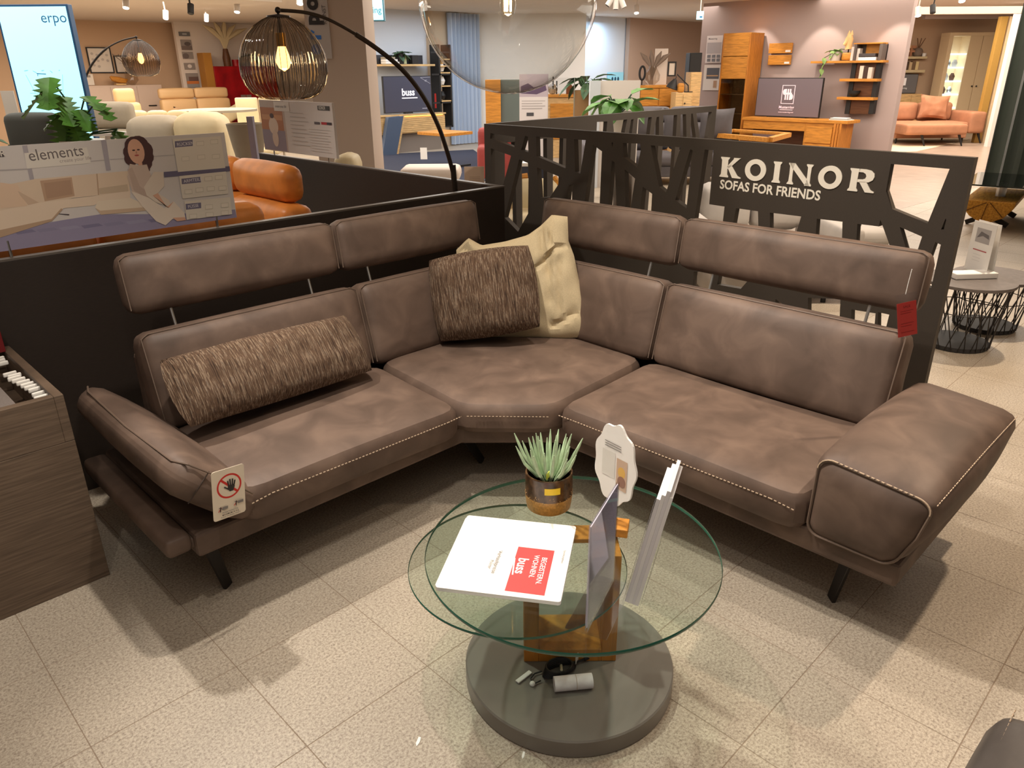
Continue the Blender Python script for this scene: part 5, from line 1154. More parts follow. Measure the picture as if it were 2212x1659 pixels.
pl = Plane('D', 7.0); t, w, h = T('armchair', 'dark grey-green armchair at the left edge below the screen', 'chair', pl, 8, 246, 118, 330, None, True)
dg = mat('grey_green', rgb(82, 84, 80), .75); rb(t, 'backrest', (0, 0, .3), (w, .2, h), .06, dg, (0, .02, .01)); rb(t, 'seat', (.02, -.6, .2), (w-.02, .05, .42), .06, dg); rb(t, 'armrest', (w-.12, -.6, .15), (w, .1, .62), .05, dg); rb(t, 'armrest', (0, -.6, .15), (.1, .1, .62), .05, dg); bx(t, 'base', (.05, -.5, .0), (w-.05, .1, .2), black)
pl = Plane('D', 6.4); t, w, h = T('oval_table', 'white oval tray table beside the plant pot', 'table', pl, 200, 286, 272, 310, None, True)
part('top', G().lathe([(.001, h-.02), (w*.5, h-.02), (w*.5, h), (.001, h)], (w*.5, 0, 0), 24), white, t); part('leg', G().tube([(w*.5, 0, 0), (w*.5, 0, h-.02)], .03, 10), white, t)
pl = Plane('D', 8.2); potplant('tall dark slender plant at the far left edge', pl.at(pl.hz(16, 240)[0], 0), .12, .5, 9, .5, .09, leafd, potm, spread=.3, rise=(1.5, 3), seed=9, petiole=.5)
picture('pale leaning panel behind the dark armchair', Plane('D', 8.6), 18, 196, 46, 330, None, C(206, 196, 184), nm='leaning_panel')
# dining set
pl = Plane('D', 13.5); t, w, h = T('dining_table', 'round grey-brown dining table on a central pedestal', 'table', pl, 395, 236, 556, 300, None, True); R_ = w*.5
part('top', G().lathe([(.001, h-.04), (R_, h-.035), (R_, h), (.001, h)], (R_, .0, 0), 40), taupe, t); part('pedestal', G().lathe([(.3, 0), (.28, .05), (.06, .12), (.06, h-.04)], (R_, 0, 0), 20), taupe, t)
for k, (x0, x1, dd, lb) in enumerate(((548, 572, 12.4, 'cream chair right of the round dining table'), (500, 525, 15.2, 'cream chair behind the round dining table'))):
    pl = Plane('D', dd); t, w, h = T('dining_chair', lb, 'chair', pl, x0, 212, x1+24, 300, 'dining chairs', True)
    rb(t, 'backrest', (0, .3, .5), (w, .38, h), .03, cream); rb(t, 'seat', (0, -.1, .42), (w, .36, .5), .03, cream)
    for x in (.03, w-.03):
        for y in (-.07, .33): part('leg', G().tube([(x, y, 0), (x, y, .43)], .018, 6), taupe, t)
pl = Plane('D', 7.4); t, w, h = T('shell_chair', 'taupe round shell swivel chair beside the spec panel', 'chair', pl, 488, 268, 566, 340, None, True)
part('shell', G().lathe([(.12, h-.34), (w*.42, h-.22), (w*.52, h), (w*.49, h), (w*.38, h-.18), (.001, h-.2)], (w*.5, .1, 0), 28), taupe, t); part('pedestal', G().lathe([(.001, 0), (.22, 0), (.22, .02), (.03, .05), (.03, h-.3)], (w*.5, .1, 0), 20), black, t)
pl = Plane('D', 6.6); single('acrylic_stand', G().box((0, 0, .5), (.05, .05, .98)).box((-.2, -.1, .46), (.2, .2, .5)), mat('lilac_acrylic', rgb(176, 176, 200), .2), 'lilac acrylic brochure stand in front of the shell chair', 'stand', pl.at(pl.hz(538, 300)[0], .30))
# ================================================================ television corner with the navy carpet
t, w, h = T('hanging_sign', 'glowing cyan hanging sign partly hidden by the grey column', 'sign', Plane('D', 9.4), 740, -14, 829, 46)
bx(t, 'box', (0, 0, 0), (w, .08, h), mat('sign_frame', rgb(60, 120, 140), .4), .004); part('face', G().box((.012, -.004, .012), (w-.012, 0, h-.012)), mat('screen_cyan', (1, 1, 1)), t)
s = Sheet(-.0055, .001); s.text('Musterring', w*.08, h*.30, w*.195, C(96, 160, 180), .01); s.done(t, emit=.4)
PB = Plane('Y', 14.0); BD = Plane('Y', 13.85)
t, w, h = T('wall_shelf', 'dark wall shelf with an oak board above the television with four white letters', 'shelf', PB, 811, 119, 913, 141); navyp = mat('shelf_black', rgb(44, 44, 50), .5)
bx(t, 'back_panel', (0, 0, .02), (w, .05, h), navyp); bx(t, 'board', (-.02, -.25, -.02), (w+.14, .05, .02), oak_pale, .003)
potplant('green leafy plant on the dark wall shelf', BD.at(BD.hz(862, 122)[0], BD.hz(862, 140)[1]+.02, -.06), .08, .2, 12, .22, .16, leafd, black, spread=.8, rise=(.3, 1.8), seed=3)
single('shelf_candle', G().lathe([(.001, 0), (.06, 0), (.06, .16), (.001, .16)], n=14), mat('candle', rgb(190, 196, 150), .5), 'pale candle glass on the dark wall shelf', 'candle', BD.at(BD.hz(869, 128)[0], BD.hz(862, 140)[1]+.02, -.05))
for k in range(3): single('shelf_book', G().box((0, -.08, .045*k), (.36-.06*k, .1, .045*k+.04)), [white, paper, taupe][k], ('white', 'off-white', 'taupe')[k]+' book in the flat pile on the dark wall shelf', 'book', BD.at(BD.hz(829, 135)[0], BD.hz(829, 140)[1]+.02), 'books on the dark wall shelf')
single('shelf_box', G().box((0, 0, 0), (.16, .1, .17)), black, 'small black box on the right of the dark wall shelf', 'box', BD.at(BD.hz(891, 135)[0], BD.hz(891, 140)[1]+.02), bevel=.004)
pl = Plane('Y', 13.6); t, w, h = television('large dark television showing four white letters', pl, 829, 164, 932, 243, C(66, 68, 84))
s = Sheet(-.004, .001); s.text('buss', w*.5, h*.47, h*.27, C(236, 236, 244), .03, 1, 'CENTER'); s.rect(w*.36, h*.385, w*.69, h*.415, C(236, 236, 244)); s.line(w*.77, h*.95, w*.98, h*.78, .008, C(150, 150, 160)); s.line(w*.77, h*.95, w*.98, h*.96, .008, C(150, 150, 160)); s.text('65"', w*.86, h*.84, h*.07, C(170, 170, 180)); s.rect(w*.78, h*.085, w*.97, h*.105, C(150, 150, 166)); s.done(t, emit=.25)
pl = Plane('Y', 13.5); t, w, h = T('media_bench', 'floating pale oak media bench with a lit groove under the television', 'bench', pl, 803, 247, 961, 288)
for k in range(8): bx(t, 'slat', (w*.30, -.012, h*(.05+.1*k)), (w, .0, h*(.05+.1*k)+h*.088), oak_pale, .003)
bx(t, 'body', (0, 0, 0), (w, .19, h*.9), oak_pale, .004); bx(t, 'top', (-.02, -.03, h*.92), (w+.02, .19, h), oak_pale, .003); bx(t, 'light_strip', (w*.32, -.02, h*.885), (w*.97, 0, h*.92), mat('warm_strip', rgb(255, 196, 90), .4, emit=3))
bx(t, 'foot', (.1, .1, -.5), (w*.98, .18, 0), mat('bench_foot_grey', rgb(126, 116, 108), .7))  # one even grey for the foot block under the bench
g = G().prism([(w*.16, h*.93), (w*.36, h*.95), (w*.20, -.62+0), (.02, -.66)], -.16, -.06); part('slanted_door', g, mat('slate_blue', rgb(70, 86, 110), .5), t, bevel=.004)
g = G().bar((w*.365, -.11, h*.95), (w*.205, -.11, -.63), .03, .12).bar((w*.205, -.11, -.63), (.02, -.11, -.67), .03, .12); part('door_edge', g, oak_pale, t)
# beige panel, metal shelf unit with items, extinguisher, blue curtains
pl = Plane('Y', 14.1); h0, h1 = pl.hz(931, 180)[0], pl.hz(972, 180)[0]; o = struct('wall_panel_beige', G().box((h0, -.02, 0), (h1+.3, .1, 2.82)), mat('panel_beige', rgb(196, 176, 152), .8), 'beige wall panel behind the black metal shelf unit'); o.matrix_world = pl.M
pl = Plane('Y', 13.7); t, w, h = T('metal_shelf_unit', 'slim black metal shelf unit with oak boards beside the blue curtains', 'shelf unit', pl, 934, 96, 975, 276)
for x in (w*.42, w): bx(t, 'upright', (x-.02, 0, 0), (x+.02, .3, h), black)
for q in (.0, .3, .64, .9): bx(t, 'rail', (0, 0, h*q), (w, .02, h*q+.03), black)
for q in (.32, .5, .66, .74, .82): bx(t, 'board', (w*.42, 0, h*q), (w, .28, h*q+.025), oak_pale)
for k, (q, c, nm) in enumerate(((.345, black, 'black vase'), (.525, white, 'white vase'), (.685, white, 'white bowl'), (.765, oak_pale, 'wooden candle holder'))):
    single('shelf_ornament', G().lathe([(.001, 0), (.05, 0), (.08, .08), (.04, .17), (.03, .17)], n=14), c, nm+' standing in the slim black metal shelf unit', 'ornament', pl.at(pl.hz(934, 180)[0]+w*.7, pl.r(934, 96, 975, 276)[2]+h*q, .14), 'ornaments in the metal shelf unit')
pl = Plane('Y', 13.95); t, w, h = T('fire_extinguisher', 'red fire extinguisher mounted beside the television', 'extinguisher', pl, 935, 194, 945, 235)
part('cylinder', G().lathe([(.001, 0), (w*.5, .02), (w*.5, h*.8), (w*.2, h*.9), (.001, h*.9)], (w*.5, -.08, 0), 14), mat('extinguisher_red', rgb(200, 40, 30), .35), t); part('valve', G().tube([(w*.5, -.08, h*.88), (w*.5, -.08, h)], .02, 6), black, t); part('hose', G().tube([(w*.5, -.1, h*.95), (w*.95, -.12, h*.7), (w*.9, -.12, h*.3)], .012, 6), black, t)
def drape(label, pl, x0, x1, z0, z1, m, n=50, amp=.05, k=1.3, yref=200):
    a, b = pl.hz(x0, yref)[0], pl.hz(x1, yref)[0]; vs = []; fs = []
    for i in range(n+1): x = a+(b-a)*i/n; y = amp*sin(i*k); vs += [(x, y, z0), (x, y, z1)]
    for i in range(n): fs.append((2*i, 2*i+2, 2*i+3, 2*i+1))
    g = G().add(vs, fs).add([(p[0], p[1]+.01, p[2]) for p in vs], [f[::-1] for f in fs]); g.sm = True
    return single('curtain', g, m, label, 'curtain', pl.M, 'curtains')
drape('pale blue floor-length curtain left of the oak panel', Plane('Y', 14.0), 972, 1040, .02, 2.8, mat('pale_blue_cloth', rgb(176, 190, 210), .9), 40, .05)
t, w, h = T('coffee_table', 'square oak coffee table with thin black legs on the navy carpet', 'coffee table', Plane('D', 14.2), 903, 284, 1022, 352, None, True)
zt_ = h; g = G().prism([(0, 0), (w*.55, -.55), (w, .0), (w*.42, .5)], -zt_, -zt_+.05, PLAN); part('top', g, oak_honey, t, bevel=.004)
for x, y in ((.06*w, -.02), (w*.54, -.48), (w*.94, 0), (w*.44, .44)): part('leg', G().bar((x, y, .02), (x, y, zt_-.05), .035, .035), black, t)
part('floor_frame', G().bar((.06*w, -.02, .03), (w*.54, -.48, .03), .03, .03).bar((w*.94, 0, .03), (w*.54, -.48, .03), .03, .03), black, t)
single('hang_card', G().box((0, 0, 0), (.12, .006, .2)), paper, 'white price card hanging under the oak coffee table', 'card', Plane('D', 13.9).at(Plane('D', 13.9).hz(908, 330)[0], .16))
pl = Plane('D', 11.5); t, w, h = T('red_ottoman', 'dark red upholstered block seat behind the lattice screen', 'ottoman', pl, 1030, 280, 1118, 362, None, True)
rm = mat('oxblood', rgb(140, 50, 46), .6, noise_s=5, noise_a=.1); rb(t, 'seat', (0, 0, .12), (w, .6, h*.72), .06, rm); rb(t, 'backrest', (0, .4, h*.6), (w, .62, h), .07, rm)
for x in (.06, w-.06): part('leg', G().tube([(x, .1, 0), (x, .1, .13)], .02, 8), black, t)
t, w, h = T('card_sign', 'cream cardboard price sign above the rear partition end', 'sign', Plane('D', 5.6), 1003, 360, 1046, 398); bx(t, 'card', (0, 0, 0), (w, .006, h), mat('cream_card', rgb(226, 196, 170), .7))
s = Sheet(-.0008); [s.rect(w*.25, h*(.4-.1*k), w*.8, h*(.43-.1*k), C(196, 164, 140)) for k in range(3)]; s.done(t); bx(t, 'post', (w*.4, .006, -1.0), (w*.6, .03, h*.5), black)
pl = Plane('D', 8.4); t, w, h = T('white_bench', 'long white padded bench just beyond the rear partition', 'bench', pl, 862, 364, 992, 400, None, True)
rb(t, 'cushion', (0, 0, h-.16), (w, .5, h), .06, mat('bench_white', rgb(226, 212, 200), .7)); bx(t, 'base', (.05, .05, .0), (w-.05, .45, h-.16), oak_pale)
pl = Plane('D', 6.9); t, w, h = T('white_stool', 'white rounded stool showing over the rear partition', 'stool', pl, 715, 336, 768, 370, None, True); rb(t, 'seat', (0, 0, h-.3), (w, .4, h), .09, cream); bx(t, 'base', (.05, .05, 0), (w-.05, .35, h-.3), taupe)
# ================================================================ centre: oak panel, poster stand, sideboards, plants
pl = Plane('D', 15.0)
t, w, h = T('oak_wardrobe', 'oak and dark glass wardrobe below the glass globe', 'wardrobe', pl, 1049, 172, 1122, 270, None, True)
bx(t, 'oak_side', (0, -.08, 0), (w*.45, .5, h), oak_honey, .004); bx(t, 'glass_door', (w*.45, 0, 0), (w, .5, h), mat('green_grey_glass', rgb(98, 108, 104), .25), .004); bx(t, 'drawer', (w*.8, -.12, 0), (w, .0, h*.42), oak_pale, .003)
pl = Plane('D', 12.5); t, w, h = T('poster_stand', 'white poster stand with a purple sofa photo under the glass globe', 'poster', pl, 1122, 160, 1184, 268); bx(t, 'panel', (0, 0, -.8), (w, .03, h), mat('stand_grey', rgb(200, 194, 192), .6))
s = Sheet(-.0012, .0008); s.rect(0, h*.55, w, h, C(172, 160, 168)); s.poly([(w*.05, h*.62), (w*.6, h*.60), (w*.95, h*.68), (w*.9, h*.8), (w*.5, h*.74), (w*.3, h*.82), (w*.05, h*.76)], C(84, 66, 92)); s.rect(0, 0, w, h*.55, C(206, 200, 198))
for k in range(4): s.rect(w*.08, h*(.46-.05*k), w*(.9-.1*(k % 2)), h*(.475-.05*k), C(164, 158, 156))
s.line(w*.25, h*.2, w*.5, h*.2, .05, C(70, 70, 74)); s.done(t)
pl = Plane('D', 15.5); t, w, h = T('oak_sideboard', 'honey oak sideboard with a round glass vase near the poster stand', 'sideboard', pl, 1183, 204, 1262, 275, None, True)
bx(t, 'body', (0, .02, 0), (w, .5, h-.05), oak_pale, .004); bx(t, 'top', (-.03, -.02, h-.05), (w+.03, .52, h), oak_honey, .004)
for k in range(2): bx(t, 'drawer_front', (.05, -.005, h*(.3+.3*k)), (w-.03, .02, h*(.56+.3*k)), oak_honey, .003)
t, w, h = T('globe_vase', 'smoky round glass vase on the oak sideboard', 'vase', pl, 1184, 180, 1206, 205); part('bowl', G().ball((w*.5, .2, w*.5), w*.5, 18, 12), thin_glass('amber_smoke', (.62, .54, .44), 1.5, 1.6), t); part('candle', G().tube([(w*.5, .2, .02), (w*.5, .2, w*.5)], .05, 8), white, t)
single('copper_house', G().prism([(0, 0), (.16, 0), (.16, .1), (.08, .19), (0, .1)], 0, .12), mat('copper', rgb(150, 96, 64), .3, metal=.7), 'small copper house ornament on the oak sideboard', 'ornament', pl.at(pl.hz(1224, 204)[0], pl.hz(1230, 204)[1], .1))
for k in range(2): single('candlestick', G().tube([(0, 0, 0), (0, 0, .24+.08*k)], .012, 8), black, ('short', 'tall')[k]+' thin black candlestick on the oak sideboard', 'candlestick', pl.at(pl.hz((1204, 1196)[k], 204)[0], pl.hz(1204, 204)[1], .25), 'candlesticks')
pl = Plane('D', 12.0); t, w, h = T('acrylic_divider', 'clear upright acrylic pane with a metal edge right of the globe', 'divider', pl, 1182, 168, 1241, 265); part('pane', G().box((0, 0, -.7), (w, .006, h)), thin_glass('pane_clear', (.95, .95, .95), 1.45, .6), t); bx(t, 'edge', (w-.012, -.01, -.7), (w, .01, h), chrome)
pl = Plane('D', 13.0); q = pl.hz(1270, 212); potplant('tall broad-leaf plant in a brown pot before the pale blue wall', pl.at(q[0], 0), .24, q[1]+.12, 18, .36, .18, leafd, mat('pot_brown', rgb(128, 96, 56), .7), spread=.75, rise=(.5, 2.0), seed=6, petiole=.28)
pl = Plane('D', 10.5); q = pl.hz(1335, 232); potplant('big bright green broad-leaf plant behind the far lattice screen', pl.at(q[0], 0), .2, q[1]-.05, 17, .36, .26, lm, potm, spread=.95, rise=(.4, 1.8), seed=12, petiole=.30)
t = thing('white_panel_screen', 'low white free-standing panel behind the bright green plant', 'panel', pl.at(0)); h0, h1, z0, z1 = Plane('D', 11.4).r(1275, 174, 1382, 240)
part('panel', G().box((h0, .9, 0), (h1, .94, z1)), mat('panel_offwhite', rgb(220, 212, 206), .8), t); part('end_post', G().box((h0-.01, .86, 0), (h0+.14, .98, z1)), W_blue, t)
picture('small glowing blue picture on the pale blue wall', Plane('Y', 12.88), 1312, 156, 1346, 176, None, C(150, 214, 236), [('o', .3+.18*k, .25, .06, .25, C(20, 70, 96)) for k in range(3)])
area('blue_wall_washer', Plane('Y', 12.4).at(Plane('Y', 12.4).hz(1310, 150)[0], 2.7).translation, .5, 26, (.5, .75, 1))
pl = Plane('D', 15.2); t, w, h = T('long_oak_sideboard', 'long orange oak sideboard in front of the beige wall', 'sideboard', pl, 1340, 184, 1462, 275, None, True)
bx(t, 'top', (-.02, -.03, h-.05), (w+.02, .5, h), oak_honey, .004); bx(t, 'drawer_box', (0, 0, h*.72), (w, .48, h-.05), oak_honey)
for k in range(3): bx(t, 'drawer_front', (w*k/3+.01, -.02, h*.73), (w*(k+1)/3-.01, 0, h-.06), oak_honey, .003)
bx(t, 'door', (w*.66, -.02, .1), (w, .48, h*.71), oak_honey, .003); bx(t, 'open_back', (0, .4, .1), (w*.66, .48, h*.71), walnut); bx(t, 'plinth', (0, .05, 0), (w, .45, .1), oak_honey)
zt2 = pl.hz(1400, 186)[1]
t, w, h = T('ring_mirror', 'black oval ring ornament on a thin rod upon the long oak sideboard', 'ornament', pl, 1383, 142, 1397, 186); part('ring', G().tube([(w*.5+w*.42*cos(a), .15, h*.64+h*.33*sin(a)) for a in [2*pi*k/24 for k in range(25)]], .022, 6), black, t); part('rod', G().tube([(w*.5, .15, 0), (w*.5, .15, h*.32)], .012, 6), black, t); bx(t, 'foot', (0, .08, 0), (w, .22, .02), black)
t, w, h = T('pampas_vase', 'clear round vase of grey pampas on the long oak sideboard', 'vase', pl, 1394, 114, 1438, 184); part('vase', G().lathe([(.05, 0), (.14, .08), (.15, .18), (.08, .3), (.07, .33)], (w*.45, .2, 0), 18, cap=False), thin_glass('pale_glass', (1, 1, 1)), t)
for k, a in enumerate((-.5, -.1, .3, .65)): part('plume', G().tube([(w*.45, .2, .1), (w*.45+.1*a, .2, .33), (w*.45+.32*a, .2, .48), (w*.45+.5*a, .2, .62-.1*abs(a))], [.008, .02, .05, .008], 7), greyp, t)
picture('white canvas leaning behind the pampas vase', Plane('D', 15.6), 1413, 105, 1441, 186, None, C(226, 214, 204), nm='canvas'); picture('small black-framed print beside the white canvas', Plane('D', 15.6), 1442, 133, 1460, 165)
pl = Plane('D', 14.6); t, w, h = T('desk_lamp', 'black angled desk lamp on the small oak cabinet', 'lamp', pl, 1447, 157, 1492, 200)
part('shade', G().lathe([(.11, 0), (.09, .06), (.035, .16), (.03, .17)], (0, 0, 0), 18, M=tr(w*.15, .1, h*.2) @ rot('Y', 20)), black, t); part('arm', G().tube([(w*.3, .1, h*.62), (w*.38, .1, h*.92), (w*.95, .1, h*.35), (w*.98, .1, 0)], .012, 6), black, t); part('foot', G().lathe([(.001, 0), (.08, 0), (.08, .015), (.001, .015)], (w*.98, .1, 0), 16), black, t)
t, w, h = T('small_oak_cabinet', 'small pale oak cabinet below the desk lamp', 'cabinet', pl, 1458, 200, 1494, 265, None, True); bx(t, 'body', (0, 0, 0), (w, .45, h), oak_pale, .004); bx(t, 'door', (w*.45, -.015, .05), (w-.02, 0, h-.04), oak_pale, .003); part('knob', G().ball((w*.55, -.03, h*.85), .014, 8, 6), black, t)
single('wood_clock', G().rbox((0, 0, 0), (.12, .08, .16), .03, 3), oak_honey, 'rounded wooden block on the small oak cabinet', 'ornament', pl.at(pl.hz(1464, 200)[0], h))
t, w, h = T('tall_oak_cabinet', 'tall pale oak cabinet at the edge of the mauve wall', 'cabinet', Plane('D', 14.9), 1488, 156, 1512, 262, None, True); bx(t, 'body', (0, 0, 0), (w, .4, h), oak_pale, .004); bx(t, 'door', (.01, -.015, .05), (w-.01, 0, h*.6), oak_pale, .003); bx(t, 'door', (.01, -.015, h*.62), (w-.01, 0, h-.02), oak_pale, .003)
t, w, h = T('black_cabinet', 'tall black hanging cabinet left of the mauve wall', 'cabinet', Plane('D', 15.6), 1486, 114, 1512, 240); bx(t, 'body', (0, 0, -.9), (w, .35, h), black, .004); bx(t, 'door', (.01, -.015, -.85), (w-.01, 0, h-.02), black, .003)
# charcoal sofas behind the far lattice screen
t, w, h = armless('long charcoal sofa with loose cushions behind the far lattice screen', Plane('D', 12.2), 1252, 232, 1560, 300, charcoal, 3, .9, .45, .22, 'charcoal sofas', True)
for k, (px, lb) in enumerate(((1390, 'left'), (1470, 'middle'), (1548, 'right'))):
    pl = Plane('D', 11.7); single('throw_cushion', G().pillow(.5, .46, .16, 10, .03), charcoal, lb+' charcoal scatter cushion on the long charcoal sofa', 'cushion', pl.at(pl.hz(px, 262)[0], pl.hz(px, 270)[1]), 'charcoal scatter cushions')
armless('taupe sofa back seen through the middle of the lattice screen', Plane('D', 5.15), 1280, 372, 1425, 480, mat('mid_grey', rgb(132, 120, 108), .8), 2, .75, .42, 0, None, True)
# pale sofas close behind the lattice screen
t, w, h = armless('pale grey sofa right behind the brand lettering of the lattice screen', Plane('D', 6.1), 1470, 400, 1780, 560, silver, 2, 1.0, .40, 0, 'pale sofas behind the lattice screen', True)
rb(t, 'bolster', (w-.1, -.5, .45), (w+.12, .2, .66), .1, silver)
pl = Plane('D', 5.9); t, w, h = T('swivel_chair', 'pale grey swivel chair on a round chrome foot behind the lattice screen', 'chair', pl, 1846, 470, 1911, 545, None, True); part('foot', G().lathe([(.001, 0), (.2, 0), (.2, .015), (.001, .02)], (w*.6, 0, 0), 28), chrome, t); part('stem', G().tube([(w*.6, 0, .015), (w*.3, .05, .3)], .03, 10), silver, t); rb(t, 'seat', (-.05, -.1, .3), (w*1.1, .4, .45), .06, silver)
pl = Plane('D', 7.0); t, w, h = T('round_armchair', 'cream armchair with a curved wooden frame behind the sofa corner', 'chair', pl, 1082, 388, 1230, 560, None, True)
for x in (0, w-.04): part('frame', G().tube([(x+.02, -.5, .02), (x+.0, -.2, .25), (x, .02, h*.8), (x+.1, .12, h), (x+.25, .14, h*1.02)] if x < .1 else [(x, -.5, .02), (x, 0, h*.8), (x-.1, .12, h)], .03, 8), oak_honey, t)
rb(t, 'backrest', (.05, .0, .35), (w-.08, .2, h-.02), .09, cream, (0, .02, .02)); rb(t, 'seat', (.05, -.55, .28), (w-.08, .05, .45), .07, cream)
for x, y in ((.08, -.45), (w-.12, -.45), (.08, .12), (w-.12, .12)): part('leg', G().tube([(x, y, 0), (x, y, .3)], .02, 8), oak_honey, t)
t, w, h = T('white_side_table', 'white cube side table behind the left end of the lattice screen', 'side table', Plane('D', 9.0), 1120, 352, 1180, 430, None, True); bx(t, 'top', (0, 0, h-.04), (w, .4, h), white, .004); bx(t, 'body', (.02, .02, .0), (w-.02, .38, h-.04), mat('navy_block', rgb(56, 60, 76), .7), .004)
# ================================================================ mauve display wall
PW = Plane('X', 14.47)
picture('upper white info poster at the left end of the mauve wall', PW, 1526, 77, 1560, 136, None, C(216, 206, 204), [('t', 'Musterring', .1, .86, .09, C(110, 104, 110)), ('r', .05, .35, .95, .75, C(170, 162, 164))]+[('r', .12+.3*(k % 3), .05+.14*(k//3), .34+.3*(k % 3), .16+.14*(k//3), C(110, 110, 116)) for k in range(6)], 'info posters on the mauve wall', nm='info_poster')
picture('lower white info poster with a room photo on the mauve wall', PW, 1520, 140, 1555, 195, None, C(220, 212, 206), [('r', .18, .45, .95, .88, C(84, 84, 92)), ('r', .2, .55, .9, .6, C(190, 150, 110)), ('r', .65, .1, .85, .38, C(176, 140, 110))], 'info posters on the mauve wall', nm='info_poster')
pl = Plane('X', 13.95); t, w, h = T('display_cabinet', 'tall honey oak display cabinet with a glass door on the mauve wall', 'cabinet', pl, 1556, 74, 1608, 300, None, True)
hb = h*.60; bx(t, 'upper_door', (0, 0, h-.38), (w, .03, h), oak_honey, .004); bx(t, 'upper_door', (0, 0, h-.78), (w, .03, h-.39), oak_honey, .004); bx(t, 'side_panel', (w, .0, .0), (w+.03, .5, h), oak_honey_v, .003); bx(t, 'side_panel', (-.03, 0, 0), (0, .5, h), oak_honey_v, .003); bx(t, 'back', (0, .46, 0), (w, .5, h), walnut)
bx(t, 'top', (-.03, 0, h), (w+.03, .5, h+.02), oak_honey); part('glass_door', G().box((0, 0, .3), (w, .01, h-.79)), thin_glass('cabinet_glass', (.75, .7, .62), 1.5, 1.0), t); bx(t, 'lower_door', (0, 0, .04), (w, .03, .3), oak_honey, .003)
for q in (.8, 1.15): bx(t, 'glass_shelf', (0, .03, q), (w, .44, q+.012), chrome)
for k in range(4): single('wine_glass', G().lathe([(.04, 0), (.006, .01), (.006, .1), (.04, .14), (.045, .2), (.035, .24)], n=12, cap=False), thin_glass('pale_glass', (1, 1, 1)), '%s stemmed wine glass on the glass shelf of the oak display cabinet' % ('leftmost', 'second', 'third', 'rightmost')[k], 'glass', t.matrix_world @ tr(w*(.2+.2*k), .2, 1.165), 'wine glasses in the oak display cabinet')
pl = Plane('X', 14.42)
for (a, lb) in (((1661, 93, 1710, 115), 'upper oak wood sample board on the mauve wall'), ((1659, 119, 1707, 140), 'lower oak wood sample board on the mauve wall')):
    t, w, h = T('wood_sample', lb, 'sample board', pl, *a, 'oak wood samples'); bx(t, 'board', (0, 0, 0), (w, .05, h), oak_honey, .004); bx(t, 'label_plate', (w*.75, -.003, h*.1), (w*.97, 0, h*.3), white)
pl = Plane('X', 14.0); t, w, h = television('large television with a framed emblem on the honey oak bench', pl, 1634, 168, 1774, 253, C(112, 100, 106), False)
s = Sheet(-.004, .001); PK = C(240, 214, 222); cxx, r1 = w*.5, h
for (a, b, c_, d) in ((.40, .34, .60, .355), (.40, .80, .60, .815), (.40, .34, .41, .815), (.59, .34, .60, .815)): s.rect(w*a, h*b, w*c_, h*d, PK)
for k in range(3): s.rect(w*(.452+.035*k), h*.44, w*(.475+.035*k), h*.72, PK)
s.oval(w*.445, h*.64, w*.028, h*.075, PK); s.oval(w*.555, h*.52, w*.028, h*.075, PK); s.line(w*.44, h*.6, w*.56, h*.6, h*.05, PK)
s.text('Musterring', w*.5, h*.22, h*.1, PK, .02, 1, 'CENTER'); s.rect(w*.4, h*.18, w*.6, h*.195, PK); s.text('www.musterring.com', w*.5, h*.11, h*.05, PK, .01, 1, 'CENTER'); s.done(t, emit=.3)
bx(t, 'foot', (w*.2, .0, -.012), (w*.8, .2, 0), black)
pl = Plane('X', 13.7); t, w, h = T('media_bench', 'honey oak media bench under the large television', 'bench', pl, 1603, 257, 1826, 330, None, True)
bx(t, 'top', (-.02, -.03, h-.05), (w+.02, .5, h), oak_honey, .004); bx(t, 'upper_rail', (0, 0, h-.2), (w*.62, .48, h-.05), oak_honey, .003); bx(t, 'niche_back', (0, .4, .1), (w*.62, .48, h-.2), walnut); bx(t, 'cabinet_box', (w*.62, 0, .052), (w*.952, .47, h-.052), oak_honey, .003)
for k in range(2): bx(t, 'drawer_front', (w*.64, -.02, .08+.3*k), (w*.88, 0, .36+.3*k), oak_honey, .003)
for k in range(3): bx(t, 'end_slat', (w*(.89+.025*k), -.03, .05), (w*(.91+.025*k), .48, h-.05), oak_honey_v, .003)
bx(t, 'plinth', (0, .05, 0), (w*.95, .45, .08), walnut)
for k in range(3): single('magazine', G().box((0, -.1, .012*k), (.34-.03*k, .14, .012*k+.01), rot('Z', 6*k-5)), [paper, mat('mag_grey', rgb(150, 146, 146), .5), paper][k], ('bottom', 'middle', 'top')[k]+' magazine of the pile on the honey oak bench', 'magazine', pl.at(pl.hz(1786, 260)[0], h+.001, .2), 'magazines on the bench')
pl = Plane('D', 12.0); t, w, h = T('coffee_table', 'low honey oak frame coffee table with a glass inset', 'coffee table', pl, 1548, 288, 1702, 330, None, True)
A, B_, Cc, D = [P(x, y, 'Z', h) for x, y in ((1548, 292), (1662, 302), (1703, 291), (1580, 283))]; Mi = t.matrix_world.inverted(); q = [Mi @ p for p in (A, B_, Cc, D)]
for i in range(4): part('top_rail', G().bar(q[i], q[(i+1) % 4], .09, .06), oak_honey, t); part('leg', G().bar((q[i].x, q[i].y, 0), (q[i].x, q[i].y, h-.03), .08, .08), oak_honey, t)
part('glass_inset', G().prism([(p.x, p.y) for p in q], -h-.01, -h, PLAN), thin_glass('cabinet_glass', (1, 1, 1)), t)
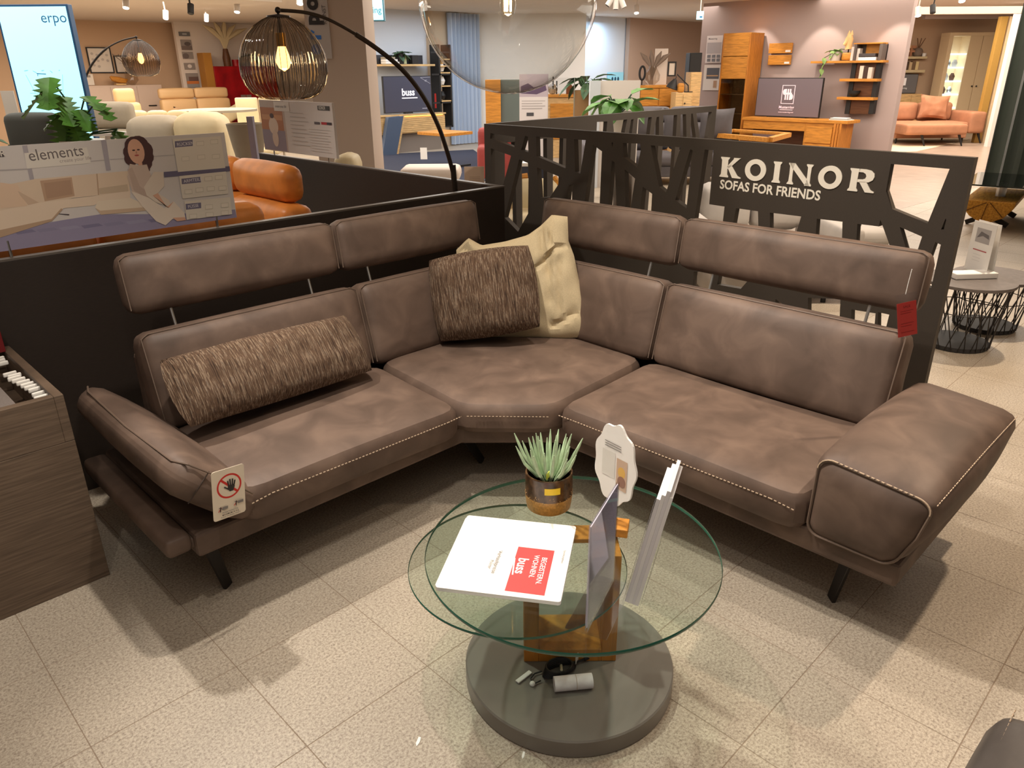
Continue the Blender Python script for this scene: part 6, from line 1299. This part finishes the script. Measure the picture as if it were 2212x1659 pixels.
# shelf composition
pl = Plane('X', 14.25); t, w, h = T('wall_shelf_unit', 'oak wall shelf unit with a dark upright back and grey box on the mauve wall', 'shelf', pl, 1752, 131, 1909, 136)
bx(t, 'long_board', (0, -.02, 0), (w, .22, h), oak_honey, .003)
def sub(nm, x0, y0, x1, y1, d0, d1, m):
    h0, h1, z0, z1 = pl.r(x0, y0, x1, y1); H0, H1, Z0, Z1 = pl.r(1752, 131, 1909, 136); return bx(t, nm, (h0-H0, d0, z0-Z0), (h1-H0, d1, z1-Z0), m, .003)
sub('dark_back', 1834, 136, 1884, 247, .1, .2, walnut); sub('short_board', 1814, 170, 1895, 176, -.02, .2, oak_honey); sub('short_board', 1808, 210, 1887, 216, -.02, .2, oak_honey)
gb = mat('box_dark_grey', rgb(96, 84, 78), .6); sub('box_top', 1845, 92, 1908, 95, -.02, .22, oak_honey); sub('box_back', 1846, 95, 1906, 131, .18, .22, gb); sub('box_left', 1845, 95, 1850, 131, -.02, .22, gb); sub('box_right', 1899, 95, 1906, 131, -.02, .22, gb)
sub('back_post', 1828, 137, 1838, 247, .08, .2, black); sub('back_post', 1880, 137, 1890, 247, .08, .2, black)
zb_ = pl.r(1752, 131, 1909, 136)[3]
t = thing('trailing_plant', 'trailing green plant spilling over the long oak shelf board', 'plant', pl.at(pl.hz(1800, 118)[0], zb_)); part('pot', G().lathe([(.001, 0), (.09, 0), (.11, .15), (.001, .15)], (0, .1, 0), 16), potm, t)
leafy(t, (0, .08, .16), 16, .16, .12, mat('leaf_pale', rgb(130, 160, 90), .5), 1.0, rise=(.2, 1.4), seed=21)
for k in range(9): leaf_part(t, (-.14-.01*k+.05*(k % 2), -.06, .05-.09*k), (.4*(-1)**k, -.3, -.6), .11, .09, mat('leaf_pale', (1, 1, 1)))
part('vine', G().tube([(0, .05, .15), (-.13, -.05, .05), (-.17, -.06, -.4), (-.2, -.06, -.75)], .008, 5), leafd, t)
t, w, h = T('horse_bust', 'pale carved wooden head on a slim stand upon the long shelf board', 'sculpture', Plane('X', 14.35), 1824, 66, 1843, 131); wd2 = mat('carved_wood', rgb(226, 186, 128), .6)
part('head', G().tube([(w*.55, 0, h*.38), (w*.5, 0, h*.55), (w*.45, 0, h*.72), (w*.5, 0, h*.86)], [w*.42, w*.36, w*.44, w*.25], 12), wd2, t); part('muzzle', G().tube([(w*.5, -.02, h*.75), (w*.12, -.06, h*.52)], [w*.3, w*.16], 10), wd2, t)
for x in (.35, .65): part('ear', G().tube([(w*x, 0, h*.85), (w*x, 0, h)], [.03, .006], 6), wd2, t)
part('rod', G().tube([(w*.55, 0, 0), (w*.55, 0, h*.4)], .012, 6), black, t); bx(t, 'foot', (w*.1, -.06, 0), (w*.95, .06, .02), black)
single('oak_block', G().rbox((0, 0, 0), (.19, .14, .13), .03, 3), oak_honey, 'rounded oak block on the long shelf board', 'ornament', pl.at(pl.hz(1815, 125)[0], zb_, .03))
book_row(pl, 1837, 1856, 101, 131, [((226, 214, 204), 'white'), ((90, 80, 78), 'grey'), ((230, 220, 210), 'ivory')], 'upright books on the long shelf board', 'upright on the long shelf board', .02)
for k in range(2): single('book', G().box((0, -.0, .06*k), (.30-.02*k, .16, .06*k+.05)), [paper, mat('book_dark', rgb(70, 62, 62), .6)][k], ('thick white', 'thin dark')[k]+' book lying in the grey box of the shelf unit', 'book', pl.at(pl.hz(1854, 125)[0], zb_, .0), 'flat books in the grey box', bevel=.003)
single('carved_board', G().rbox((0, 0, 0), (.34, .03, .28), .02, 3), oak_honey, 'wavy-edged wooden board standing in the grey box', 'ornament', pl.at(pl.hz(1861, 120)[0], zb_, .14))
book_row(pl, 1856, 1884, 142, 170, [((214, 196, 180), 'cream'), ((60, 36, 22), 'brown'), ((206, 190, 176), 'pale')], 'books on the upper short board', 'on the upper short shelf board', .0)
single('dark_bowl', G().lathe([(.03, 0), (.09, .06), (.1, .11), (.09, .11), (.001, .03)], n=16), black, 'dark bowl on the lower short shelf board', 'bowl', pl.at(pl.hz(1842, 205)[0], pl.hz(1842, 210)[1], .05))
# ================================================================ far right display
pl = Plane('D', 18.6); t, w, h = armless('rust suede sofa with one wide arm in front of the far right wall', pl, 1905, 222, 2052, 320, rust, 2, 1.0, .46, 0, None)
rb(t, 'armrest', (w-.0, -.8, .22), (w+.36, .22, .68), .06, rust)
rb(t, 'chaise', (-.1, -1.4, .24), (w*.78, -.6, .46), .05, rust)
for x, y in ((.3, -1.3), (w*.7, -1.3), (w+.28, -.7)): part('leg', G().tube([(x, y, .24), (x+.08, y-.05, 0)], [.03, .015], 8), black, t)
single('throw_cushion', G().pillow(.66, .50, .2, 12, .04, rot('Y', 4), wr=.03), rust, 'large rust cushion leaning on the rust suede sofa', 'cushion', pl.at(pl.hz(2008, 228)[0], pl.hz(2008, 230)[1], -.2) @ rot('X', -10))
pl = Plane('D', 20.9); t, w, h = T('low_sideboard', 'cream low sideboard behind the rust suede sofa', 'sideboard', pl, 1915, 203, 1984, 290, None, True); bx(t, 'body', (0, 0, .1), (w, .45, h), oak_pale, .004); bx(t, 'plinth', (.05, .05, 0), (w-.05, .4, .1), walnut)
for k in range(3): bx(t, 'door', (w*k/3+.01, -.015, .14), (w*(k+1)/3-.01, 0, h-.03), oak_pale, .003)
pl = Plane('D', 21.2); t, w, h = television('small television with a white emblem behind the rust suede sofa', pl, 1925, 160, 1981, 202, C(104, 100, 98)); s = Sheet(-.004, .001); s.rect(w*.34, h*.42, w*.56, h*.8, C(230, 222, 216)); s.text('Musterring', w*.45, h*.24, h*.12, C(220, 214, 208), .01, 1, 'CENTER'); s.done(t, emit=.2)
pl = Plane('D', 21.3)
for (y0, y1, x0, x1, lb) in ((122, 127, 1951, 2001, 'upper cream wall shelf above the small television'), (151, 157, 1946, 1996, 'lower cream wall shelf above the small television')):
    t, w, h = T('wall_shelf', lb, 'shelf', pl, x0, y0, x1, y1, 'cream wall shelves'); bx(t, 'board', (0, -.05, 0), (w, .18, h), cream, .003)
book_row(pl, 1950, 1985, 132, 151, [((214, 190, 150), 'tan'), ((84, 66, 52), 'dark brown'), ((206, 180, 140), 'straw'), ((120, 96, 70), 'brown spined'), ((226, 204, 150), 'yellowish')], 'books on the lower cream shelf', 'on the lower cream wall shelf', .0)
t, w, h = T('twig_vase', 'round grey vase with dried twigs on the upper cream shelf', 'vase', pl, 1977, 80, 2003, 122); part('vase', G().ball((w*.4, .06, .1), .12, 14, 10), greyp, t)
for a in (-.25, .1, .45): part('twig', G().tube([(w*.4, .06, .18), (w*.4+.3*a, .06, h*.95)], .008, 5), walnut, t)
for k, (x, c, nm) in enumerate(((1955, sand, 'tan'), (1966, rust, 'rust'))): single('letter_ornament', G().box((0, 0, 0), (.05, .06, .26)).box((.05, 0, .2), (.14, .06, .26)).box((.05, 0, .1), (.12, .06, .15)), c, nm+' block letter ornament on the upper cream shelf', 'ornament', pl.at(pl.hz(x, 115)[0], pl.hz(x, 122)[1], .0), 'letter ornaments')
single('white_cup', G().lathe([(.001, 0), (.05, 0), (.055, .08), (.001, .08)], n=12), white, 'small white cup on the upper cream shelf', 'cup', pl.at(pl.hz(1997, 118)[0], pl.hz(1997, 122)[1], .02))
pl = Plane('D', 20.6); t, w, h = T('vitrine', 'tall cream vitrine with brightly lit glass shelves', 'cabinet', pl, 2032, 70, 2128, 290, None, True); cv_ = mat('cream_lacquer', rgb(222, 196, 156), .6)
bx(t, 'top', (0, 0, h-.08), (w, .42, h), cv_, .004); bx(t, 'side_panel', (0, 0, 0), (.10, .42, h-.08), cv_, .004); bx(t, 'door', (w*.46, 0, 0), (w*.74, .42, h-.08), cv_, .004); bx(t, 'door', (w*.75, 0, 0), (w, .42, h-.08), cv_, .004); bx(t, 'back', (.1, .4, 0), (w*.46, .42, h-.08), cv_); bx(t, 'base', (.1, 0, 0), (w*.46, .42, .5), cv_)
part('glass_door', G().box((.1, 0, .5), (w*.46, .01, h-.08)), thin_glass('pane_clear', (1, 1, 1)), t)
for k in range(5): bx(t, 'lit_shelf', (.1, .03, .62+.32*k), (w*.46, .4, .65+.32*k), mat('lit_glass', (.8, .95, 1), .3, emit=2.2))
for k in range(8): single('glassware', G().lathe([(.001, 0), (.05, 0), (.07, .1), (.03, .18), (.02, .18)], n=10), [chrome, silver, walnut][k % 3], ('silver', 'pale', 'brown')[k % 3]+' vessel at the %s of the %s lit shelf of the cream vitrine' % (('left', 'right')[k % 2], ('lowest', 'second', 'third', 'fourth')[k//2]), 'vessel', t.matrix_world @ tr(.19+.17*(k % 2), .2, .651+.32*(k//2)), 'vessels in the vitrine')
for k in range(2): part('knob', G().ball((w*(.70+.1*k), -.03, h*.48), .02, 8, 6), black, t)
picture('small switch plate beside the vitrine', Plane('D', 21.4), 2135, 132, 2150, 152, None, C(222, 190, 150), [('o', .5, .25, .15, .1, C(120, 90, 60))], nm='switch_plate')
for (x0, x1, m, lb, dd) in ((2141, 2156, mat('ochre_wood', rgb(178, 138, 66), .6), 'honey oak upright post right of the vitrine', 18.0), (2160, 2166, cv_, 'thin cream upright post beside the oak post', 18.0), (2172, 2182, white, 'white upright post next to the green curtain', 17.0)):
    pl = Plane('D', dd); h0, h1 = pl.hz(x0, 140)[0], pl.hz(x1, 140)[0]; single('upright_post', G().box((h0, 0, 0), (h1, .12, 2.62)), m, lb, 'post', pl.M, bevel=.004)
# ---------------------------------------------------------------- ceiling fixtures
for px, py, d, lb, lit in ((358, 40, 14, 'bright ceiling spotlight over the tan wall', True), (272, 17, 12, 'ceiling spotlight at the upper left', True), (446, 45, 17, 'small ceiling spotlight above the white wall', True), (512, 26, 13, 'ceiling spotlight left of the near lamp shade', True), (1375, 28, 15, 'ceiling spotlight above the pale blue wall', True), (1983, 34, 13, 'bright ceiling spotlight at the end of the mauve wall', True), (2078, 3, 12, 'ceiling spotlight at the top right', True), (2015, 28, 14, 'unlit ceiling spotlight beside the cream beam', False), (412, 29, 12, 'unlit dark ceiling spotlight above the white wall', False), (648, 8, 11, 'ceiling spotlight beside the column', True)):
    spot_fixture(px, py, d, lb, lit, None if lit else black)
for k, (px, py, ax_) in enumerate(((1312, 12, (-.7, 0, -1)), (1330, 20, (0, 0, -1)), (1348, 16, (.5, 0, -1)))): spot_fixture(px, py, 12, ('left', 'middle', 'right')[k]+' spotlight of the white cluster right of the glass globe', False, potm, .04, .2, ax_)
t, w, h = T('exit_sign', 'small glowing blue hanging sign beside the mauve wall', 'sign', Plane('D', 13.6), 1506, 24, 1520, 42); bx(t, 'box', (0, 0, 0), (w, .05, h), mat('screen_cyan', (1, 1, 1)), .002); part('hanger', G().tube([(w*.5, .02, h), (w*.5, .02, 2.82-Plane('D', 13.6).hz(1513, 24)[1]+h)], .008, 6), white, t); s = Sheet(-.003); s.rect(w*.4, h*.2, w*.8, h*.4, C(40, 110, 160)); s.done(t, emit=.3)
